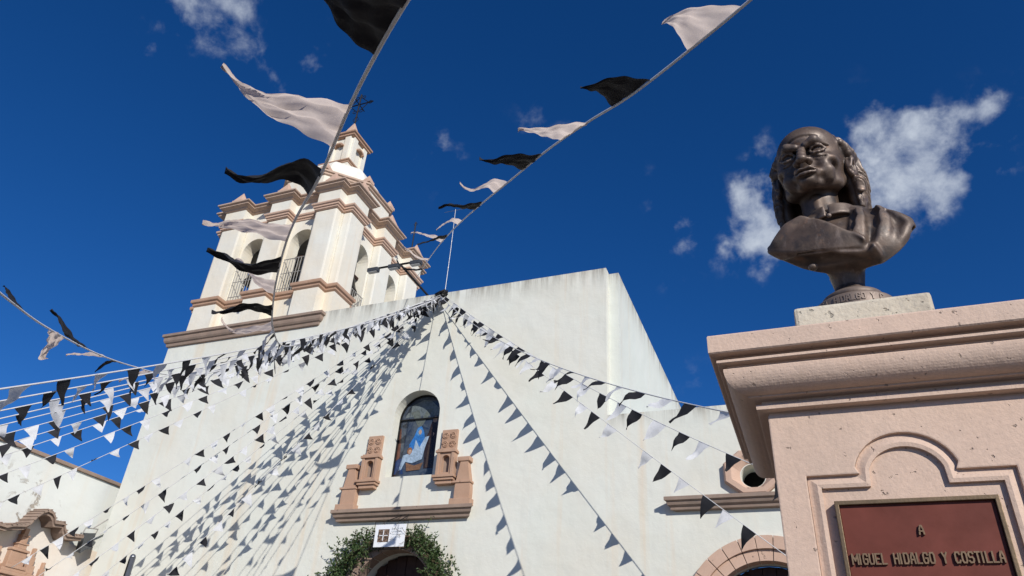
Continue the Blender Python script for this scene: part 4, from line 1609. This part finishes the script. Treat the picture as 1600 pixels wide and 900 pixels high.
for k, (pxy, y, sag, over, lab) in enumerate(LEFT):
    e = at_y(pxy[0], pxy[1], y)
    bunting(sagging(e, sag, over), lab, size=.235 * (.80 if k < 4 else 1), length=.225 * (.82 if k < 4 else 1), step=.37 + .025 * (k % 3), wind=(-.12, -.22, -.95), start=.25 + .07 * (k % 5), jitter=.42, first=k % 2, seed=k, cord=.007)
RIGHT = [
    ((1195, 845), 13.4, .10, 1.25, 'lowest pennant string slanting from the roof towards the right archway'),
    ((1150, 716), 11.2, .45, 1.3, 'middle pennant string slanting from the roof to the octagonal oculus'),
    ((1150, 648), 6.3, .75, 1.3, 'flattest pennant string running from the roof behind the pedestal cap'),
]
for k, (pxy, y, sag, over, lab) in enumerate(RIGHT):
    e = at_y(pxy[0], pxy[1], y)
    bunting(sagging(e, sag, over), lab, size=.29 if k < 2 else .22, length=.37 if k < 2 else .26, step=.49, wind=(-.62, .0, -.66) if k < 2 else (-.75, .0, -.35), start=.2 + .1 * k, jitter=.22, first=k % 2, seed=40 + k, cord=.007)
# three long strings that pass close over the viewer
def px_path(lst, n=8, last=None):
    pts = [at_depth(x, y, d) for x, y, d in lst]
    if last is not None:
        pts.append(last)
    return spline(pts, n)



def flag_between(root, path, a, b, tip, col, bow=0.0, sway=0.0, spare=0, tip_near=0.0, seed=0):
    """one large pennant: its base lies on the string between two points of the string, its tip flies free"""
    def on_path(p):
        best = None
        for q0, q1 in zip(path[:-1], path[1:]):
            for t in (0, .25, .5, .75):
                q = q0.lerp(q1, t)
                rel = q - CAM
                zc = rel.dot(_fw)
                x, y = 800 + F_PX * rel.dot(_r2) / zc, 450 - F_PX * rel.dot(_u2) / zc
                e = (x - p[0]) ** 2 + (y - p[1]) ** 2
                if best is None or e < best[0]:
                    best = (e, q, zc)
        return best[1], best[2]
    A, da = on_path(a)
    B, db = on_path(b)
    T = at_depth(tip[0], tip[1], (da + db) / 2 * (1 - tip_near))
    mid = (A + B) / 2
    if (B - A).length > .40:                      # all these pennants are cut to about one size
        A, B = mid + (A - B).normalized() * .20, mid + (B - A).normalized() * .20
    if (T - mid).length > .60:
        T = mid + (T - mid).normalized() * .60
    r = random.Random(seed)
    L = (T - mid).length
    n = (B - A).cross(T - A).normalized()
    upv = Vector((0, 0, 1))
    nu, nv = 14, 24
    ph, ph2 = r.uniform(0, 6.28), r.uniform(0, 6.28)
    vs, fs = [], []
    for j in range(nv + 1):
        v = j / nv
        for i in range(nu + 1):
            u = i / nu
            p = A.lerp(B, u).lerp(T, min(v, .985))
            p = p + n * L * (.055 * math.sin(2 * math.pi * v * 1.1 + ph + u) * v + .022 * math.sin(13 * u + ph2 + 3 * v) * (1 - .6 * v) + .012 * math.sin(23 * v + 9 * u + ph2) + .010 * math.sin(31 * u - 8 * v + ph))
            p = p + upv * L * (bow * math.sin(math.pi * v) + sway * math.sin(2 * math.pi * v) * .6)
            vs.append(p)
    for j in range(nv):
        for i in range(nu):
            k = j * (nu + 1) + i
            fs.append((k, k + 1, k + nu + 2, k + nu + 1))
    return build('pennant', MB().add(vs, fs), col + '_cloth', root, smooth=True, fix=False)


def big_string(lst, last, label, flags, rest_from, seed, **kw):
    path = px_path(lst, 8, last)
    root = bunting(path, label, near=False, start=rest_from, seed=seed, **kw)
    for k, fl_ in enumerate(flags):
        flag_between(root, path, *fl_, seed=seed + k)
    return root, path


def length_to(lst, last, k):
    p = px_path(lst, 8, last)
    return sum((b - a).length for a, b in zip(p[:8 * k], p[1:8 * k + 1]))


N1 = [(720, -150, 1.75), (660, -38, 2.0), (600, 62, 2.3), (547, 165, 2.75), (500, 275, 3.4), (458, 350, 4.2), (438, 410, 5.0), (427, 470, 6.0), (427, 515, 7.2), (445, 541, 9.0), (490, 530, 11.5), (570, 503, 15.0)]
big_string(N1, APEX, 'pennant string with big flags hanging down in front of the bell tower', [
    ((640, -2), (583, 84), (462, -45), 'black', -.06, .0), ((553, 156), (513, 232), (338, 109), 'white', -.05, .03),
    ((512, 258), (478, 312), (349, 268), 'black', .05, .24), ((458, 338), (446, 380), (314, 349), 'white', .03, -.06),
    ((441, 397), (431, 428), (323, 386), 'black', -.16, .0), ((428, 432), (424, 464), (368, 403), 'white', -.12, 0),
    ((426, 474), (425, 496), (329, 486), 'black', .06, .0), ((425, 500), (426, 518), (345, 496), 'white', -.22, .05)], length_to(N1, APEX, 8), 71,
    size=.25, length=.30, step=.42, wind=(-.5, 0, -.7), cord=.0075)
MAST = at_y(649, 437, 15.1)
N2 = [(1290, -105, 2.9), (1175, -2, 3.15), (1078, 78, 3.5), (985, 150, 3.95), (920, 190, 4.4), (855, 235, 5.0), (800, 280, 5.7), (745, 325, 6.9), (705, 362, 8.8), (675, 398, 12.0)]
big_string(N2, MAST, 'pennant string with big flags crossing the open sky to the upper right', [
    ((1160, 10), (1075, 78), (1033, 34), 'white', .20, .0), ((1027, 112), (948, 172), (906, 134), 'black', .10, .0),
    ((921, 188), (876, 222), (808, 207), 'white', .06, .03), ((853, 236), (811, 270), (748, 246), 'black', -.02, .0),
    ((797, 282), (767, 306), (717, 289), 'white', .0, .22), ((758, 314), (738, 331), (684, 324), 'black', .03, .0),
    ((728, 340), (712, 355), (682, 362), 'white', .35, .0), ((700, 366), (684, 386), (641, 366), 'white', .12, .0),
    ((704, 360), (690, 378), (652, 385), 'black', .10, .0), ((676, 396), (664, 412), (628, 384), 'white', -.12, .0),
    ((664, 414), (656, 425), (612, 404), 'black', -.2, .0)], 99.0, 83, cord=.0075)
N3 = [(-90, 378, 3.6), (-30, 432, 4.2), (20, 474, 4.8), (75, 513, 5.6), (150, 552, 7.0), (210, 573, 8.6), (270, 586, 10.4), (340, 580, 12.2), (440, 545, 14.0), (560, 508, 16.0)]
big_string(N3, APEX, 'pennant string with curling flags dropping from the left edge to the tower corner', [
    ((14, 468), (47, 494), (3, 447), 'black', .05, .0), ((72, 511), (102, 528), (62, 578), 'white', .0, -.0, 0, .12),
    ((118, 536), (140, 548), (80, 482), 'black', -.06, .0), ((150, 552), (174, 561), (102, 558), 'white', .10, .0),
    ((178, 562), (204, 571), (147, 579), 'black', .18, .0), ((222, 575), (246, 581), (186, 599), 'white', .08, .0)], length_to(N3, APEX, 6), 97,
    size=.24, length=.30, step=.45, wind=(-.5, .1, -.6), cord=.0075)

# rope knot where the strings meet
kn = MB()
for k in range(9):
    r = random.Random(k)
    pts = [APEX + Vector((.16 * math.cos(a * (1 + k * .13) + k) + r.uniform(-.05, .05), -.03 + .05 * math.sin(a + k), .13 * math.sin(a * (1.3 + k * .1) + k) + r.uniform(-.04, .04))) for a in np.linspace(0, 5.5, 14)]
    kn.tube(pts, .018, 5)
tag(build('rope_knot', kn, 'iron', None, smooth=True, loc=tuple(APEX)), 'tangle of dark rope on the roof edge where the pennant strings meet', 'rope')

# thin antenna mast on the roof
an = thing('antenna_mast', 'thin bare metal antenna mast rising above the roof edge', 'antenna', (-8.5, 15.14, 12))
build('pole', MB().tube([(-8.5, 15.14, 11.97), (-8.49, 15.14, 13.6), (-8.5, 15.14, 15.0)], .009, 6), 'steel', an)
build('cross_piece', MB().tube([(-8.85, 15.14, 14.96), (-8.2, 15.14, 14.96)], .006, 5), 'steel', an)
for z in (12.9, 13.8, 14.5):
    build('joint', MB().tube([(-8.495, 15.14, z), (-8.495, 15.14, z + .05)], .014, 6), 'steel', an)

# floodlight bracket on the roof edge
fb = thing('floodlight_bracket', 'black roof bracket carrying three small floodlights beside the tower', 'floodlights', (-8.92, 15.12, 12.0))
build('arm', MB().tube([(-8.92, 15.12, 11.98), (-10.06, 15.10, 13.30)], .035, 6), 'iron', fb)
build('bar', MB().tube([(-11.0, 15.10, 13.30), (-9.36, 15.10, 13.30)], .03, 6), 'iron', fb)
for x in (-10.86, -10.17, -9.46):
    hd = MB().box(x - .17, x + .17, 14.90, 15.06, 13.10, 13.22)
    h_ = build('lamp_head', hd, 'lamp', fb, bevel=.015)
    build('lens', MB().box(x - .14, x + .14, 14.92, 15.04, 13.085, 13.099), 'lens', h_)
    build('yoke', MB().tube([(x, 15.06, 13.16), (x, 15.10, 13.28)], .014, 5), 'iron', h_)

# floodlight on the church corner
cf = thing('wall_floodlight', 'grey box floodlight bracketed to the church corner by the chapel', 'floodlight', (-18.0, 14.8, 5.6))
vs = [(-18.0, 14.50, 5.78), (-18.0, 14.82, 5.86), (-18.0, 14.86, 5.55), (-18.0, 14.55, 5.27), (-18.26, 14.56, 5.82), (-18.26, 14.88, 5.88), (-18.26, 14.90, 5.60), (-18.26, 14.60, 5.34)]
build('housing', MB().add(vs, [(0, 3, 2, 1), (4, 5, 6, 7), (0, 1, 5, 4), (3, 7, 6, 2), (0, 4, 7, 3), (1, 2, 6, 5)]), 'lamp', cf, bevel=.012)
build('bracket', MB().tube([(-18.1, 14.49, 5.74), (-18.05, 14.50, 5.92), (-18.05, 14.88, 5.98), (-18.1, 14.89, 5.84)], .018, 5).tube([(-18.05, 14.7, 5.95), (-17.98, 15.02, 6.28)], .02, 5), 'rail', cf)

# top of a steel post in the plaza
pp = at_y(207, 872, 8.0)
ps = thing('lamp_post', 'slim rounded steel post standing in front of the white church wall', 'post', (pp.x, pp.y, 0))
build('post_shaft', MB().tube([(pp.x, pp.y, 0), (pp.x, pp.y, pp.z)], .042, 12).lathe([(.042, 0), (.040, .02), (.031, .04), (.016, .052)], tuple(pp), 12), 'steel', ps, smooth=True)
build('base_plate', MB().lathe([(.12, 0.004), (.12, .02), (.05, .03)], (pp.x, pp.y, 0), 16), 'steel', ps)
build('front_rib', MB().box(pp.x - .008, pp.x + .008, pp.y - .05, pp.y - .04, .03, pp.z - .03), 'iron', ps)

# notice board hanging from the ledge
nb = thing('notice_board', 'white printed notice in a thin dark frame hanging over the church door', 'sign', (-9.0, 14.72, 5.3))
by0 = 14.66
bd = build('board', MB().box(-9.215, -8.445, by0, by0 + .012, 5.245, 5.735), 'board', nb)
build('frame', MB().tube([(-9.25, by0 + .006, 5.20), (-9.25, by0 + .006, 5.80), (-8.41, by0 + .006, 5.80), (-8.41, by0 + .006, 5.20), (-9.25, by0 + .006, 5.20)], .012, 5), 'iron', nb)
t_ = NT('printed_photo')
_c = t_.mix(t_.map(t_.noise(18, 5, .8), .45, .6), (.06, .04, .03), (.30, .20, .14))
MAT['photo'] = t_.done(_c, .5)
build('printed_picture', MB().box(-9.13, -8.85, by0 - .003, by0 - .001, 5.35, 5.63), 'photo', bd)
build('printed_picture', MB().box(-9.005, -8.985, by0 - .006, by0 - .004, 5.38, 5.61).box(-9.10, -8.88, by0 - .006, by0 - .0045, 5.485, 5.50), 'board', bd)
t_ = NT('faded_print')
_c = t_.mix(t_.map(t_.noise(1.0, 3, .7, stretch=(70, 1, 40)), .47, .52), (.36, .40, .42), (.80, .81, .83))
MAT['print'] = t_.done(_c, .5)
for i, (xa, xb) in enumerate(((-8.80, -8.50), (-8.80, -8.53), (-8.80, -8.49), (-8.80, -8.58), (-8.80, -8.66))):
    build('printed_line', MB().box(xa, xb, by0 - .003, by0 - .001, 5.625 - i * .062, 5.655 - i * .062), 'print', bd)
for x in (-9.0, -8.66):
    build('hanger', MB().tube([(x, by0 + .006, 5.80), (-8.60 + (x + 8.83) * .5, 14.88, 6.0)], .010, 5), 'iron', nb)

# leafy garland over the door
gl = thing('leaf_garland', 'green leafy garland arching round the church door', 'garland', (DC, 14.8, 0))
lv, lf = [], []
sv = MB()
gr = random.Random(21)


def garland_point(a):
    """centre line of the garland: up one side, over the arch, down the other"""
    if a < .38:
        return Vector((DC - 1.50, 14.80, .1 + a / .38 * 4.1))
    if a > .62:
        return Vector((DC + 1.16, 14.80, .1 + (1 - a) / .38 * 4.5))
    f_ = (a - .38) / .24 * math.pi
    return Vector((DC - .17 - 1.33 * math.cos(f_), 14.80, 4.2 + .15 * (1 - math.cos(f_)) + 1.14 * math.sin(f_) ** .9))


def add_leaf(p, d, L, wd):
    if -9.34 < p.x < -8.33 and p.z > 5.12 and p.y < 14.80:
        return
    t = d.normalized()
    s_ = t.cross(Vector((gr.uniform(-1, 1), gr.uniform(-1, 1), gr.uniform(-1, 1))))
    if s_.length < .1:
        return
    s_.normalize()
    n = t.cross(s_)
    o = len(lv)
    lv.extend([p, p + t * L * .45 + s_ * wd + n * .01, p + t * L - n * .012, p + t * L * .45 - s_ * wd + n * .01])
    lf.append((o, o + 1, o + 2, o + 3))


for k in range(2600):
    a = gr.uniform(.18, .82)
    c = garland_point(a)
    thick = (.26 + .16 * math.sin(a * 23) * math.sin(a * 51 + 1)) * (1.2 if a < .5 else 1.0)
    u, v = gr.gauss(0, .5), gr.gauss(0, .5)
    p0 = c + Vector((gr.gauss(0, .45), gr.gauss(0, .33), gr.gauss(0, .42))) * thick
    p0.y = min(p0.y, 14.98)
    d = Vector((gr.uniform(-1, 1), gr.uniform(-1, .2), gr.uniform(-.6, 1.0))).normalized()
    ln = gr.uniform(.06, .20)
    if gr.random() < .35:
        sv.tube([p0, p0 + d * ln * .5 + Vector((0, 0, -.01)), p0 + d * ln], .004, 4)
    for q in range(7):
        f_ = q / 6
        add_leaf(p0 + d * ln * f_, d * .6 + Vector((gr.uniform(-1, 1), gr.uniform(-1, 1), gr.uniform(-1, 1))), gr.uniform(.05, .085), gr.uniform(.012, .022))
for k in range(34):       # stray sprigs
    a = gr.uniform(.36, .66)
    c = garland_point(a)
    d = Vector((gr.uniform(-.9, .9), gr.uniform(-.4, 0), gr.uniform(.3, 1))).normalized()
    ln = gr.uniform(.35, .75)
    c.y = 14.78
    pts = [c + d * ln * t + Vector((0, 0, -.12 * t * t)) for t in (0, .35, .7, 1)]
    sv.tube(pts, [.008, .007, .005, .003], 4)
    for q in range(12):
        f_ = .3 + .7 * q / 11
        add_leaf(c + d * ln * f_ + Vector((0, 0, -.12 * f_ * f_)), Vector((gr.uniform(-1, 1), gr.uniform(-1, 1), gr.uniform(-.5, 1))), gr.uniform(.05, .08), gr.uniform(.012, .02))
fol = MB()
fol.v, fol.f = [tuple(p) for p in lv], lf
build('leaves', fol, 'leaf', gl, fix=False, kind='stuff')
build('stems', sv, 'stem', gl, fix=False, kind='stuff')
core = MB()
for a0, a1 in ((.02, .98),):
    core.tube([garland_point(a0 + (a1 - a0) * k / 60) for k in range(61)], .05, 6)
build('wire_core', core, 'stem', gl)
